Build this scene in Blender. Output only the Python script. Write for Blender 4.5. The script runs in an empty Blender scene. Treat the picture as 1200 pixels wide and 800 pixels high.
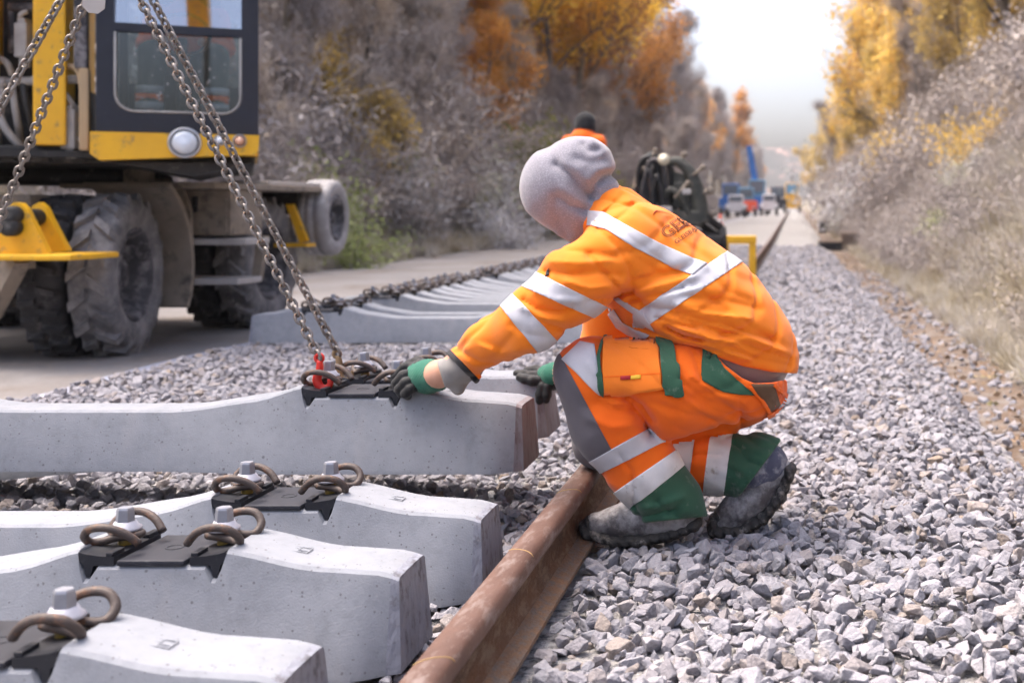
import bpy, bmesh, math, random
import numpy as np
from mathutils import Vector, Matrix, Euler
from mathutils.bvhtree import BVHTree

random.seed(7)
rng = np.random.default_rng(11)
R = math.radians
scene = bpy.context.scene
COL = scene.collection

# ------------------------------------------------------------------ camera
CAM = Vector((0.0, 0.0, 0.9))
FPX, VX, VY = 1400.0, 930.0, 246.0          # focal length and vanishing point in photo pixels
cam_d = bpy.data.cameras.new('camera')
cam = bpy.data.objects.new('camera', cam_d)
COL.objects.link(cam)
cam.location = CAM
cam.rotation_euler = (R(90), 0, 0)
cam_d.sensor_width = 36.0
cam_d.lens = 36.0 * FPX / 1200.0
cam_d.shift_x = (600.0 - VX) / 1200.0
cam_d.shift_y = -(400.0 - VY) / 1200.0
cam_d.clip_start = 0.05
cam_d.clip_end = 3000.0
cam_d.dof.use_dof = True
cam_d.dof.focus_distance = 2.95
cam_d.dof.aperture_fstop = 3.4
scene.camera = cam

# ------------------------------------------------------------------ light
SUN_EL, SUN_AZ = R(64), R(-72)               # azimuth measured from +Y towards +X
world = bpy.data.worlds.new('World')
scene.world = world
world.use_nodes = True
wn = world.node_tree
sky = wn.nodes.new('ShaderNodeTexSky')
sky.sky_type = 'NISHITA'
sky.sun_disc = False
sky.sun_elevation = SUN_EL
sky.sun_rotation = SUN_AZ
sky.air_density = 0.7
sky.dust_density = 8.0
sky.ozone_density = 1.0
bg = wn.nodes['Background']
bg.inputs['Strength'].default_value = 0.15
wn.links.new(sky.outputs['Color'], bg.inputs['Color'])

sun_d = bpy.data.lights.new('sun', 'SUN')
sun_d.energy = 0.5
sun_d.angle = R(60)
sun_d.color = (1.0, 0.965, 0.92)
sun = bpy.data.objects.new('sun', sun_d)
COL.objects.link(sun)
sdir = Vector((math.sin(SUN_AZ) * math.cos(SUN_EL), math.cos(SUN_AZ) * math.cos(SUN_EL), math.sin(SUN_EL)))
sun.rotation_euler = sdir.to_track_quat('Z', 'Y').to_euler()
sun.location = sdir * 30

vs = scene.view_settings
vs.view_transform = 'Standard'
vs.look = 'None'
vs.gamma = 1.0
vs.exposure = 1.92
scene.render.film_transparent = False
scene.cycles.use_denoising = True
scene.cycles.max_bounces = 6
scene.cycles.transparent_max_bounces = 12

# ------------------------------------------------------------------ helpers
def P(x, y, d):
    """a photo pixel at a distance along the track -> a point in the place"""
    return Vector(((x - VX) * d / FPX, d, CAM.z - (y - VY) * d / FPX))

def tag(o, label=None, cat=None, group=None, kind=None):
    if label: o['label'] = label
    if cat: o['category'] = cat
    if group: o['group'] = group
    if kind: o['kind'] = kind
    return o

def link(name, me, parent=None):
    o = bpy.data.objects.new(name, me)
    COL.objects.link(o)
    if parent is not None:
        o.parent = parent
    return o

def empty(name, loc=(0, 0, 0), rz=0.0):
    o = bpy.data.objects.new(name, None)
    o.empty_display_size = 0.1
    COL.objects.link(o)
    o.location = loc
    o.rotation_euler = (0, 0, rz)
    return o

def copy_tree(o, parent=None):
    c = o.copy()
    COL.objects.link(c)
    if parent is not None:
        c.parent = parent
    for ch in KIDS.get(o.name, []):
        copy_tree(ch, c)
    return c
KIDS = {}
def index_kids():
    KIDS.clear()
    for o in bpy.data.objects:
        if o.parent is not None:
            KIDS.setdefault(o.parent.name, []).append(o)

class MB:
    """collects shapes in one mesh"""
    def __init__(self):
        self.v = []; self.f = []; self.m = []; self.s = []
    def add(self, verts, faces, mi=0, smooth=False):
        o = len(self.v)
        self.v.extend([tuple(p) for p in verts])
        for f in faces:
            self.f.append(tuple(i + o for i in f)); self.m.append(mi); self.s.append(smooth)
    def box(self, lo, hi, mi=0, M=None, bev=0.0):
        x0, y0, z0 = lo; x1, y1, z1 = hi
        if bev <= 0:
            vs_ = [(x0,y0,z0),(x1,y0,z0),(x1,y1,z0),(x0,y1,z0),(x0,y0,z1),(x1,y0,z1),(x1,y1,z1),(x0,y1,z1)]
            fs = [(0,3,2,1),(4,5,6,7),(0,1,5,4),(1,2,6,5),(2,3,7,6),(3,0,4,7)]
        else:
            bm = bmesh.new()
            bmesh.ops.create_cube(bm, size=1.0)
            for v in bm.verts:
                v.co = Vector(((x0+x1)/2 + v.co.x*(x1-x0), (y0+y1)/2 + v.co.y*(y1-y0), (z0+z1)/2 + v.co.z*(z1-z0)))
            bmesh.ops.bevel(bm, geom=bm.edges[:], offset=bev, segments=2, affect='EDGES', profile=0.6)
            bm.verts.index_update()
            vs_ = [v.co.copy() for v in bm.verts]; fs = [[v.index for v in f.verts] for f in bm.faces]
            bm.free()
        if M is not None: vs_ = [M @ Vector(p) for p in vs_]
        self.add(vs_, fs, mi)
    def tube(self, pts, r, n=8, mi=0, caps=True, closed=False, smooth=True):
        pts = [Vector(p) for p in pts]
        k = len(pts)
        rs = r if isinstance(r, (list, tuple)) else [r] * k
        t0 = (pts[1] - pts[0]).normalized()
        ref = Vector((0, 0, 1)) if abs(t0.z) < 0.9 else Vector((1, 0, 0))
        nrm = t0.cross(ref).normalized()
        vs_ = []
        for i in range(k):
            if closed:
                t = (pts[(i+1) % k] - pts[i-1])
            else:
                t = pts[min(i+1, k-1)] - pts[max(i-1, 0)]
            if t.length < 1e-9: t = t0
            t.normalize()
            nrm = nrm - t * nrm.dot(t)
            if nrm.length < 1e-6: nrm = t.orthogonal()
            nrm.normalize()
            b = t.cross(nrm)
            for j in range(n):
                a = 2 * math.pi * j / n
                vs_.append(pts[i] + (nrm * math.cos(a) + b * math.sin(a)) * rs[i])
        fs = []
        for i in range(k if closed else k - 1):
            i2 = (i + 1) % k
            for j in range(n):
                j2 = (j + 1) % n
                fs.append((i*n+j, i*n+j2, i2*n+j2, i2*n+j))
        if caps and not closed:
            fs.append(tuple(reversed(range(n)))); fs.append(tuple((k-1)*n + j for j in range(n)))
        self.add(vs_, fs, mi, smooth)
    def lathe(self, prof, n=32, M=None, mi=0, smooth=True, closed=False, caps=True):
        """prof: (radius, height) pairs turned about local Z"""
        k = len(prof); vs_ = []
        for (r, h) in prof:
            for j in range(n):
                a = 2 * math.pi * j / n
                p = Vector((r * math.cos(a), r * math.sin(a), h))
                vs_.append(M @ p if M is not None else p)
        fs = []
        for i in range(k if closed else k - 1):
            i2 = (i + 1) % k
            for j in range(n):
                j2 = (j + 1) % n
                fs.append((i*n+j, i*n+j2, i2*n+j2, i2*n+j))
        if not closed and caps:
            fs.append(tuple(reversed(range(n)))); fs.append(tuple((k-1)*n + j for j in range(n)))
        self.add(vs_, fs, mi, smooth)
    def prism(self, poly, a, b, mi=0, M=None):
        """poly of (p,q) points in the local XZ plane, extruded along local Y from a to b"""
        n = len(poly)
        vs_ = [Vector((p, a, q)) for p, q in poly] + [Vector((p, b, q)) for p, q in poly]
        if M is not None: vs_ = [M @ v for v in vs_]
        fs = [tuple(range(n)), tuple(reversed(range(n, 2*n)))]
        for i in range(n):
            j = (i + 1) % n
            fs.append((j, i, n + i, n + j))
        self.add(vs_, fs, mi)
    def mesh(self, name, mats):
        me = bpy.data.meshes.new(name)
        me.from_pydata(self.v, [], self.f)
        for m in (mats if isinstance(mats, (list, tuple)) else [mats]): me.materials.append(m)
        me.polygons.foreach_set('material_index', self.m)
        me.polygons.foreach_set('use_smooth', self.s)
        bm = bmesh.new(); bm.from_mesh(me)
        bmesh.ops.recalc_face_normals(bm, faces=bm.faces[:])
        bm.to_mesh(me); bm.free()
        me.update()
        return me
    def build(self, name, mats, parent=None):
        return link(name, self.mesh(name, mats), parent)

def np_mesh(name, V, F, mats, smooth=True, mi=None):
    """fast mesh from arrays; F is (n,3) or (n,4)"""
    me = bpy.data.meshes.new(name)
    V = np.asarray(V, dtype=np.float32); F = np.asarray(F, dtype=np.int32)
    k = F.shape[1]
    me.vertices.add(len(V)); me.vertices.foreach_set('co', V.ravel())
    me.loops.add(F.size); me.loops.foreach_set('vertex_index', F.ravel())
    me.polygons.add(len(F)); me.polygons.foreach_set('loop_start', np.arange(0, F.size, k, dtype=np.int32))
    me.polygons.foreach_set('loop_total', np.full(len(F), k, dtype=np.int32))
    me.polygons.foreach_set('use_smooth', np.full(len(F), smooth, dtype=bool))
    if mi is not None: me.polygons.foreach_set('material_index', np.asarray(mi, dtype=np.int32))
    for m in (mats if isinstance(mats, (list, tuple)) else [mats]): me.materials.append(m)
    me.update(calc_edges=True); me.validate()
    return me

# ------------------------------------------------------------------ materials
MATS = {}
def mat(name, c1, c2=None, scale=8.0, rough=0.7, bump=0.0, bscale=60.0, metal=0.0, spec=0.4,
        detail=5.0, c3=None, s3=40.0, t3=0.62, w3=0.06, rnd=0.0, sheen=0.0, coat=0.0, island=0.0, coords='Object', stretch=None, bdist=0.01, trans=0.0):
    m = bpy.data.materials.new(name); m.use_nodes = True
    nt = m.node_tree; N = nt.nodes; L = nt.links
    b = N['Principled BSDF']
    b.inputs['Roughness'].default_value = rough
    b.inputs['Metallic'].default_value = metal
    b.inputs['Specular IOR Level'].default_value = spec
    if sheen: b.inputs['Sheen Weight'].default_value = sheen; b.inputs['Sheen Roughness'].default_value = 0.5
    if coat: b.inputs['Coat Weight'].default_value = coat; b.inputs['Coat Roughness'].default_value = 0.25
    tc = N.new('ShaderNodeTexCoord'); vec = tc.outputs[coords]
    if stretch:
        mp = N.new('ShaderNodeMapping'); mp.inputs['Scale'].default_value = stretch
        L.new(vec, mp.inputs['Vector']); vec = mp.outputs['Vector']
    c2 = c2 or c1
    nz = N.new('ShaderNodeTexNoise'); nz.inputs['Scale'].default_value = scale; nz.inputs['Detail'].default_value = detail
    nz.inputs['Roughness'].default_value = 0.62
    L.new(vec, nz.inputs['Vector'])
    rp = N.new('ShaderNodeValToRGB'); rp.color_ramp.elements[0].position = 0.3; rp.color_ramp.elements[1].position = 0.7
    rp.color_ramp.elements[0].color = (*c1, 1); rp.color_ramp.elements[1].color = (*c2, 1)
    L.new(nz.outputs['Fac'], rp.inputs['Fac'])
    col = rp.outputs['Color']
    if c3 is not None:
        n3 = N.new('ShaderNodeTexNoise'); n3.inputs['Scale'].default_value = s3; n3.inputs['Detail'].default_value = 6.0
        n3.inputs['Roughness'].default_value = 0.7
        L.new(vec, n3.inputs['Vector'])
        mr = N.new('ShaderNodeMapRange'); mr.inputs['From Min'].default_value = t3 - w3; mr.inputs['From Max'].default_value = t3 + w3
        L.new(n3.outputs['Fac'], mr.inputs['Value'])
        mx = N.new('ShaderNodeMix'); mx.data_type = 'RGBA'
        L.new(mr.outputs['Result'], mx.inputs['Factor']); L.new(col, mx.inputs['A']); mx.inputs['B'].default_value = (*c3, 1)
        col = mx.outputs['Result']
    if rnd or island:
        if island:
            gi = N.new('ShaderNodeNewGeometry'); src = gi.outputs['Random Per Island']; amt = island
        else:
            oi = N.new('ShaderNodeObjectInfo'); src = oi.outputs['Random']; amt = rnd
        mr = N.new('ShaderNodeMapRange'); mr.inputs['To Min'].default_value = 1 - amt; mr.inputs['To Max'].default_value = 1 + amt
        L.new(src, mr.inputs['Value'])
        hs = N.new('ShaderNodeHueSaturation'); L.new(mr.outputs['Result'], hs.inputs['Value']); L.new(col, hs.inputs['Color'])
        col = hs.outputs['Color']
    L.new(col, b.inputs['Base Color'])
    if bump:
        nb = N.new('ShaderNodeTexNoise'); nb.inputs['Scale'].default_value = bscale; nb.inputs['Detail'].default_value = 6.0
        L.new(vec, nb.inputs['Vector'])
        bp = N.new('ShaderNodeBump'); bp.inputs['Strength'].default_value = bump; bp.inputs['Distance'].default_value = bdist
        L.new(nb.outputs['Fac'], bp.inputs['Height']); L.new(bp.outputs['Normal'], b.inputs['Normal'])
    if trans:
        out = N['Material Output']
        tr = N.new('ShaderNodeBsdfTranslucent'); L.new(col, tr.inputs['Color'])
        ms = N.new('ShaderNodeMixShader'); ms.inputs['Fac'].default_value = trans
        L.new(b.outputs['BSDF'], ms.inputs[1]); L.new(tr.outputs['BSDF'], ms.inputs[2]); L.new(ms.outputs['Shader'], out.inputs['Surface'])
    MATS[name] = m
    return m
# ------------------------------------------------------------------ the materials of the place
def concrete(name, c1, c2, pit=True, rnd=0.0):
    m = mat(name, c1, c2, scale=13.0, rough=0.85, spec=0.25, c3=tuple(c * 1.3 for c in c1), s3=45.0, t3=0.55, w3=0.16, bump=0.25, bscale=240.0, bdist=0.004, rnd=rnd)
    nt = m.node_tree; N = nt.nodes; L = nt.links; b = N['Principled BSDF']
    col = b.inputs['Base Color'].links[0].from_socket
    tc = [n for n in N if n.type == 'TEX_COORD'][0]
    for sc, thr, dens in ((46.0, 0.13, 0.10), (95.0, 0.2, 0.11), (170.0, 0.26, 0.10)):
        vo = N.new('ShaderNodeTexVoronoi'); vo.inputs['Scale'].default_value = sc
        L.new(tc.outputs['Object'], vo.inputs['Vector'])
        sp = N.new('ShaderNodeSeparateColor'); L.new(vo.outputs['Color'], sp.inputs['Color'])
        lt = N.new('ShaderNodeMath'); lt.operation = 'LESS_THAN'; lt.inputs[1].default_value = dens; L.new(sp.outputs['Red'], lt.inputs[0])
        ra = N.new('ShaderNodeMath'); ra.operation = 'MULTIPLY'; ra.inputs[1].default_value = thr * 1.6; L.new(sp.outputs['Green'], ra.inputs[0])
        ld = N.new('ShaderNodeMath'); ld.operation = 'LESS_THAN'; L.new(vo.outputs['Distance'], ld.inputs[0]); L.new(ra.outputs[0], ld.inputs[1])
        an = N.new('ShaderNodeMath'); an.operation = 'MULTIPLY'; L.new(lt.outputs[0], an.inputs[0]); L.new(ld.outputs[0], an.inputs[1])
        mx = N.new('ShaderNodeMix'); mx.data_type = 'RGBA'; mx.inputs['B'].default_value = (0.11, 0.11, 0.12, 1)
        sc_ = N.new('ShaderNodeMath'); sc_.operation = 'MULTIPLY'; sc_.inputs[1].default_value = 0.85; L.new(an.outputs[0], sc_.inputs[0])
        L.new(sc_.outputs[0], mx.inputs['Factor']); L.new(col, mx.inputs['A']); col = mx.outputs['Result']
    mp = N.new('ShaderNodeMapping'); mp.inputs['Scale'].default_value = (1, 1, 0.14); L.new(tc.outputs['Object'], mp.inputs['Vector'])
    dn = N.new('ShaderNodeTexNoise'); dn.inputs['Scale'].default_value = 11.0; dn.inputs['Detail'].default_value = 4.0; L.new(mp.outputs['Vector'], dn.inputs['Vector'])
    dm = N.new('ShaderNodeMapRange'); dm.inputs['From Min'].default_value = 0.58; dm.inputs['From Max'].default_value = 0.72; dm.inputs['To Max'].default_value = 0.35; L.new(dn.outputs['Fac'], dm.inputs['Value'])
    mx = N.new('ShaderNodeMix'); mx.data_type = 'RGBA'; mx.inputs['B'].default_value = (0.27, 0.265, 0.275, 1); L.new(dm.outputs['Result'], mx.inputs['Factor']); L.new(col, mx.inputs['A']); col = mx.outputs['Result']
    L.new(col, b.inputs['Base Color'])
    return m

M_conc = concrete('concrete', (0.185, 0.195, 0.218), (0.255, 0.266, 0.295), rnd=0.05)
M_cend = mat('concrete_end', (0.24, 0.25, 0.295), (0.165, 0.168, 0.195), scale=12, rough=0.9, c3=(0.10, 0.097, 0.11), s3=24, t3=0.60, w3=0.05, bump=0.8, bscale=40, bdist=0.012, stretch=(1, 1, 0.6))
M_cendr = mat('concrete_end_rust', (0.135, 0.115, 0.125), (0.215, 0.20, 0.215), scale=10, rough=0.9, c3=(0.11, 0.08, 0.08), s3=26, t3=0.56, w3=0.08, bump=0.5, bscale=60, stretch=(1, 1, 0.3))
M_plastic = mat('black_plastic', (0.012, 0.013, 0.018), (0.02, 0.021, 0.027), scale=30, rough=0.5, spec=0.3, c3=(0.045, 0.045, 0.052), s3=30, t3=0.66)
M_padm = mat('pad_plastic', (0.018, 0.019, 0.027), (0.026, 0.027, 0.036), scale=20, rough=0.55, spec=0.3, c3=(0.06, 0.06, 0.07), s3=40, t3=0.68)
M_spring = mat('spring_steel', (0.085, 0.066, 0.06), (0.055, 0.042, 0.038), scale=25, rough=0.6, metal=0.15, c3=(0.15, 0.08, 0.05), s3=45, t3=0.58, bump=0.15, bscale=200)
M_zinc = mat('zinc', (0.30, 0.31, 0.35), (0.24, 0.25, 0.29), scale=40, rough=0.45, metal=0.5)
M_washer = mat('washer', (0.40, 0.40, 0.45), (0.33, 0.33, 0.38), scale=40, rough=0.5, metal=0.2)
M_brass = mat('greased_thread', (0.30, 0.20, 0.03), (0.10, 0.07, 0.02), scale=60, rough=0.4)
M_rail = mat('rusty_rail_head', (0.075, 0.038, 0.028), (0.12, 0.066, 0.05), scale=16, rough=0.62, metal=0.0, c3=(0.19, 0.145, 0.13), s3=35, t3=0.60, w3=0.09, bump=0.35, bscale=90, bdist=0.004, stretch=(1, 0.3, 1), spec=0.35)
M_railw = mat('rusty_rail_web', (0.05, 0.026, 0.016), (0.105, 0.046, 0.02), scale=14, rough=0.85, c3=(0.13, 0.085, 0.055), s3=24, t3=0.54, w3=0.06, bump=0.4, bscale=120, stretch=(1, 0.35, 1))
M_railf = mat('rusty_rail_foot', (0.11, 0.064, 0.04), (0.19, 0.10, 0.052), scale=18, rough=0.85, c3=(0.115, 0.09, 0.075), s3=60, t3=0.52, w3=0.08, bump=0.5, bscale=160, stretch=(1, 0.5, 1))
M_chalk = mat('yellow_chalk', (0.42, 0.29, 0.12), (0.34, 0.22, 0.10), rough=0.9)
M_ballast = mat('ballast_base', (0.24, 0.23, 0.225), (0.42, 0.405, 0.40), scale=24, rough=0.95, c3=(0.10, 0.10, 0.105), s3=30, t3=0.56, bump=1.0, bscale=30, bdist=0.05)
M_road = mat('road_dirt', (0.18, 0.167, 0.162), (0.25, 0.238, 0.238), scale=1.6, rough=0.95, c3=(0.15, 0.125, 0.108), s3=0.8, t3=0.55, w3=0.1, bump=0.6, bscale=18, bdist=0.03)
M_cess = mat('brown_dirt', (0.082, 0.054, 0.036), (0.13, 0.09, 0.062), scale=5.0, rough=0.95, c3=(0.165, 0.143, 0.127), s3=4.5, t3=0.55, w3=0.08, bump=0.7, bscale=22, bdist=0.03)
M_hill = mat('hill_soil', (0.13, 0.105, 0.08), (0.22, 0.19, 0.165), scale=0.7, rough=0.95, c3=(0.16, 0.15, 0.09), s3=0.5, t3=0.55, bump=0.8, bscale=6, bdist=0.1)
M_kerb = mat('strip', (0.30, 0.32, 0.40), (0.38, 0.40, 0.49), scale=6, rough=0.9, bump=0.4, bscale=40)

def stone_mat(name):
    m = bpy.data.materials.new(name); m.use_nodes = True
    nt = m.node_tree; N = nt.nodes; L = nt.links; b = N['Principled BSDF']
    b.inputs['Roughness'].default_value = 0.88; b.inputs['Specular IOR Level'].default_value = 0.25
    oi = N.new('ShaderNodeObjectInfo')
    rp = N.new('ShaderNodeValToRGB'); cr = rp.color_ramp
    kk = 0.72
    cols = [(0.0, (0.255, 0.24, 0.245)), (0.2, (0.40, 0.385, 0.395)), (0.4, (0.32, 0.315, 0.325)), (0.62, (0.44, 0.425, 0.43)), (0.76, (0.34, 0.325, 0.335)), (0.86, (0.33, 0.28, 0.235)), (0.95, (0.47, 0.46, 0.47)), (1.0, (0.36, 0.285, 0.21))]
    cols = [(p, (c[0] * kk * 0.97, c[1] * kk * 0.97, c[2] * kk * 1.03)) for p, c in cols]
    cr.elements[0].position = 0; cr.elements[0].color = (*cols[0][1], 1)
    cr.elements[1].position = 1; cr.elements[1].color = (*cols[-1][1], 1)
    for p, c in cols[1:-1]:
        e = cr.elements.new(p); e.color = (*c, 1)
    L.new(oi.outputs['Random'], rp.inputs['Fac'])
    tc = N.new('ShaderNodeTexCoord')
    nz = N.new('ShaderNodeTexNoise'); nz.inputs['Scale'].default_value = 3.0; nz.inputs['Detail'].default_value = 8; nz.inputs['Roughness'].default_value = 0.7
    L.new(tc.outputs['Object'], nz.inputs['Vector'])
    mr = N.new('ShaderNodeMapRange'); mr.inputs['From Min'].default_value = 0.3; mr.inputs['From Max'].default_value = 0.7; mr.inputs['To Min'].default_value = 0.86; mr.inputs['To Max'].default_value = 1.12
    L.new(nz.outputs['Fac'], mr.inputs['Value'])
    hs = N.new('ShaderNodeHueSaturation'); L.new(rp.outputs['Color'], hs.inputs['Color']); L.new(mr.outputs['Result'], hs.inputs['Value'])
    L.new(hs.outputs['Color'], b.inputs['Base Color'])
    nb = N.new('ShaderNodeTexNoise'); nb.inputs['Scale'].default_value = 6.0; nb.inputs['Detail'].default_value = 5
    L.new(tc.outputs['Object'], nb.inputs['Vector'])
    bp = N.new('ShaderNodeBump'); bp.inputs['Strength'].default_value = 0.32; bp.inputs['Distance'].default_value = 0.07
    L.new(nb.outputs['Fac'], bp.inputs['Height']); L.new(bp.outputs['Normal'], b.inputs['Normal'])
    return m
M_stone = stone_mat('crushed_stone')

# clothing
def cloth(name, c1, c2, weave=900, wr=0.8, **k):
    m = mat(name, c1, c2, scale=k.pop('scale', 6), rough=k.pop('rough', 0.85), sheen=k.pop('sheen', 0.15), spec=0.2, bump=k.pop('bump', 0.25), bscale=weave, bdist=0.002, **k)
    # small creases of worn cloth, on top of the weave
    N = m.node_tree.nodes; L = m.node_tree.links; b = N['Principled BSDF']
    tc = [n for n in N if n.type == 'TEX_COORD'][0]; bp0 = [n for n in N if n.type == 'BUMP'][0]
    nz = N.new('ShaderNodeTexNoise'); nz.noise_type = 'RIDGED_MULTIFRACTAL'; nz.inputs['Scale'].default_value = 9.0; nz.inputs['Detail'].default_value = 3.0; nz.inputs['Distortion'].default_value = 0.6
    L.new(tc.outputs['Object'], nz.inputs['Vector'])
    bp = N.new('ShaderNodeBump'); bp.inputs['Strength'].default_value = wr; bp.inputs['Distance'].default_value = 0.009
    L.new(nz.outputs['Fac'], bp.inputs['Height']); L.new(bp.outputs['Normal'], bp0.inputs['Normal'])
    return m
M_orange = cloth('hivis_fleece', (0.76, 0.175, 0.009), (0.82, 0.215, 0.014), weave=420, c3=(0.62, 0.16, 0.02), s3=7, t3=0.64, w3=0.10)
M_trouser = cloth('hivis_trousers', (0.76, 0.112, 0.006), (0.81, 0.148, 0.009), weave=700)
M_pocket = cloth('hivis_pocket', (0.76, 0.175, 0.016), (0.81, 0.205, 0.022), weave=700)
M_refl = mat('reflective_tape', (0.41, 0.41, 0.45), (0.49, 0.49, 0.53), scale=10, rough=0.5, spec=0.5, bump=0.1, bscale=300, bdist=0.002, c3=(0.50, 0.49, 0.53), s3=14, t3=0.62)
M_reflw = mat('reflective_tape_dirty', (0.56, 0.55, 0.56), (0.70, 0.69, 0.70), scale=16, rough=0.6, c3=(0.36, 0.32, 0.29), s3=26, t3=0.63, w3=0.05, bump=0.1, bscale=300, bdist=0.002)
M_green = cloth('green_cloth', (0.022, 0.075, 0.045), (0.035, 0.10, 0.06), weave=500, c3=(0.10, 0.15, 0.11), s3=22, t3=0.62, w3=0.05)
M_greys = cloth('grey_knee_cloth', (0.085, 0.078, 0.092), (0.115, 0.105, 0.12), weave=600)
M_hood = cloth('grey_melange', (0.185, 0.178, 0.21), (0.23, 0.222, 0.26), weave=900, scale=220, sheen=0.4, c3=(0.30, 0.288, 0.325), s3=260, t3=0.56)
M_shirt = cloth('grey_shirt', (0.24, 0.235, 0.25), (0.31, 0.30, 0.315))
M_beigecuff = cloth('beige_cuff', (0.20, 0.19, 0.185), (0.27, 0.26, 0.25))
M_brownp = cloth('brown_patch', (0.10, 0.055, 0.03), (0.14, 0.08, 0.045))
M_navy = cloth('navy_cloth', (0.07, 0.07, 0.13), (0.10, 0.10, 0.17))
M_black = cloth('black_cloth', (0.012, 0.012, 0.014), (0.02, 0.02, 0.023))
M_print = mat('brown_print', (0.10, 0.028, 0.006), rough=0.8)
M_printr = mat('red_print', (0.35, 0.03, 0.015), rough=0.8)
M_tagr = mat('tag_red', (0.35, 0.01, 0.015), rough=0.6)
M_tagy = mat('tag_yellow', (0.75, 0.45, 0.03), rough=0.6)
M_glove = cloth('black_glove', (0.010, 0.010, 0.011), (0.019, 0.019, 0.02), weave=300, bump=0.5, rough=0.6)
M_gloveg = cloth('green_knit', (0.020, 0.115, 0.075), (0.03, 0.16, 0.105), weave=500, bump=0.6)
M_skin = mat('skin', (0.52, 0.27, 0.18), (0.60, 0.34, 0.25), scale=20, rough=0.5)
M_boot = mat('boot_leather', (0.055, 0.05, 0.053), (0.11, 0.102, 0.108), scale=14, rough=0.6, c3=(0.34, 0.33, 0.34), s3=13, t3=0.51, w3=0.10, bump=0.5, bscale=60, bdist=0.006)
M_sole = mat('boot_sole', (0.022, 0.021, 0.021), (0.05, 0.046, 0.043), scale=20, rough=0.8, c3=(0.20, 0.18, 0.165), s3=24, t3=0.58, w3=0.06, bump=0.6, bscale=70)
M_navyb = mat('boot_collar', (0.05, 0.055, 0.09), (0.10, 0.105, 0.15), scale=20, rough=0.8, c3=(0.25, 0.25, 0.28), s3=22, t3=0.56)

# machines
M_yel = mat('yellow_paint', (0.78, 0.43, 0.012), (0.66, 0.35, 0.014), scale=5, rough=0.45, c3=(0.30, 0.20, 0.07), s3=13, t3=0.62, w3=0.05, spec=0.5, bump=0.05, bscale=30)
M_navyf = mat('navy_frame', (0.006, 0.008, 0.018), (0.010, 0.013, 0.026), scale=10, rough=0.4, c3=(0.10, 0.11, 0.14), s3=60, t3=0.68, w3=0.03, spec=0.5)
M_blk = mat('black_steel', (0.012, 0.012, 0.013), (0.028, 0.027, 0.027), scale=8, rough=0.65, c3=(0.09, 0.08, 0.075), s3=14, t3=0.62)
M_dirt = mat('dirty_steel', (0.20, 0.165, 0.13), (0.29, 0.245, 0.20), scale=5, rough=0.85, c3=(0.10, 0.085, 0.07), s3=9, t3=0.60, w3=0.08, bump=0.3, bscale=50)
M_dplate = mat('pale_dusty_plate', (0.46, 0.44, 0.43), (0.36, 0.33, 0.31), scale=7, rough=0.8)
M_tyre = mat('dusty_tyre', (0.07, 0.069, 0.074), (0.15, 0.146, 0.152), scale=5, rough=0.9, c3=(0.23, 0.22, 0.222), s3=7, t3=0.53, w3=0.10, bump=0.5, bscale=60, bdist=0.01)
M_tyred = mat('dark_tyre', (0.02, 0.02, 0.022), (0.055, 0.053, 0.056), scale=6, rough=0.9, c3=(0.12, 0.11, 0.11), s3=8, t3=0.6, bump=0.5, bscale=60)
M_rim = mat('dusty_rim', (0.02, 0.02, 0.024), (0.07, 0.068, 0.075), scale=6, rough=0.8, c3=(0.22, 0.21, 0.22), s3=9, t3=0.56, w3=0.08)
M_spare = mat('grey_tyre', (0.22, 0.21, 0.215), (0.31, 0.30, 0.305), scale=6, rough=0.9, c3=(0.40, 0.39, 0.40), s3=10, t3=0.58)
M_hose = mat('grey_hose', (0.26, 0.25, 0.24), (0.38, 0.37, 0.36), scale=12, rough=0.6)
M_hosed = mat('black_hose', (0.012, 0.012, 0.013), (0.03, 0.03, 0.03), scale=12, rough=0.5)
M_chrome = mat('steel_bright', (0.55, 0.55, 0.57), (0.45, 0.45, 0.47), rough=0.3, metal=0.8)
M_lamp = mat('lamp_lens', (0.62, 0.66, 0.72), (0.5, 0.55, 0.62), rough=0.15, spec=0.8, coat=0.6)
M_lampo = mat('amber_lens', (0.55, 0.22, 0.10), (0.6, 0.32, 0.2), rough=0.2, spec=0.8, coat=0.6)
M_cream = mat('tan_pillar', (0.42, 0.30, 0.17), (0.36, 0.27, 0.17), rough=0.6)
M_seat = mat('cab_interior', (0.012, 0.014, 0.015), (0.025, 0.028, 0.028), rough=0.8)
M_chain = mat('chain_steel', (0.15, 0.135, 0.125), (0.26, 0.235, 0.215), scale=60, rough=0.42, metal=0.6, c3=(0.14, 0.09, 0.06), s3=70, t3=0.6, rnd=0.2)
M_red = mat('red_paint', (0.62, 0.025, 0.02), (0.52, 0.03, 0.02), scale=20, rough=0.4, c3=(0.3, 0.1, 0.08), s3=40, t3=0.65)
M_rusth = mat('rusty_hook', (0.19, 0.12, 0.06), (0.28, 0.19, 0.10), scale=30, rough=0.7, metal=0.2)
M_blue = mat('blue_paint', (0.03, 0.13, 0.42), (0.05, 0.18, 0.5), scale=2, rough=0.5)
M_cyan = mat('pale_blue_paint', (0.10, 0.26, 0.42), (0.13, 0.32, 0.5), scale=2, rough=0.5)
M_white = mat('white_paint', (0.72, 0.72, 0.75), (0.62, 0.62, 0.66), scale=2, rough=0.5)
M_conec = mat('cone_orange', (0.85, 0.12, 0.06), (0.8, 0.12, 0.06), rough=0.5)
M_wood = mat('weathered_wood', (0.16, 0.115, 0.09), (0.24, 0.18, 0.14), scale=6, rough=0.9, stretch=(1, 8, 8))
M_woodk = mat('tarred_wood', (0.018, 0.017, 0.02), (0.035, 0.032, 0.035), scale=6, rough=0.8)

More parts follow.
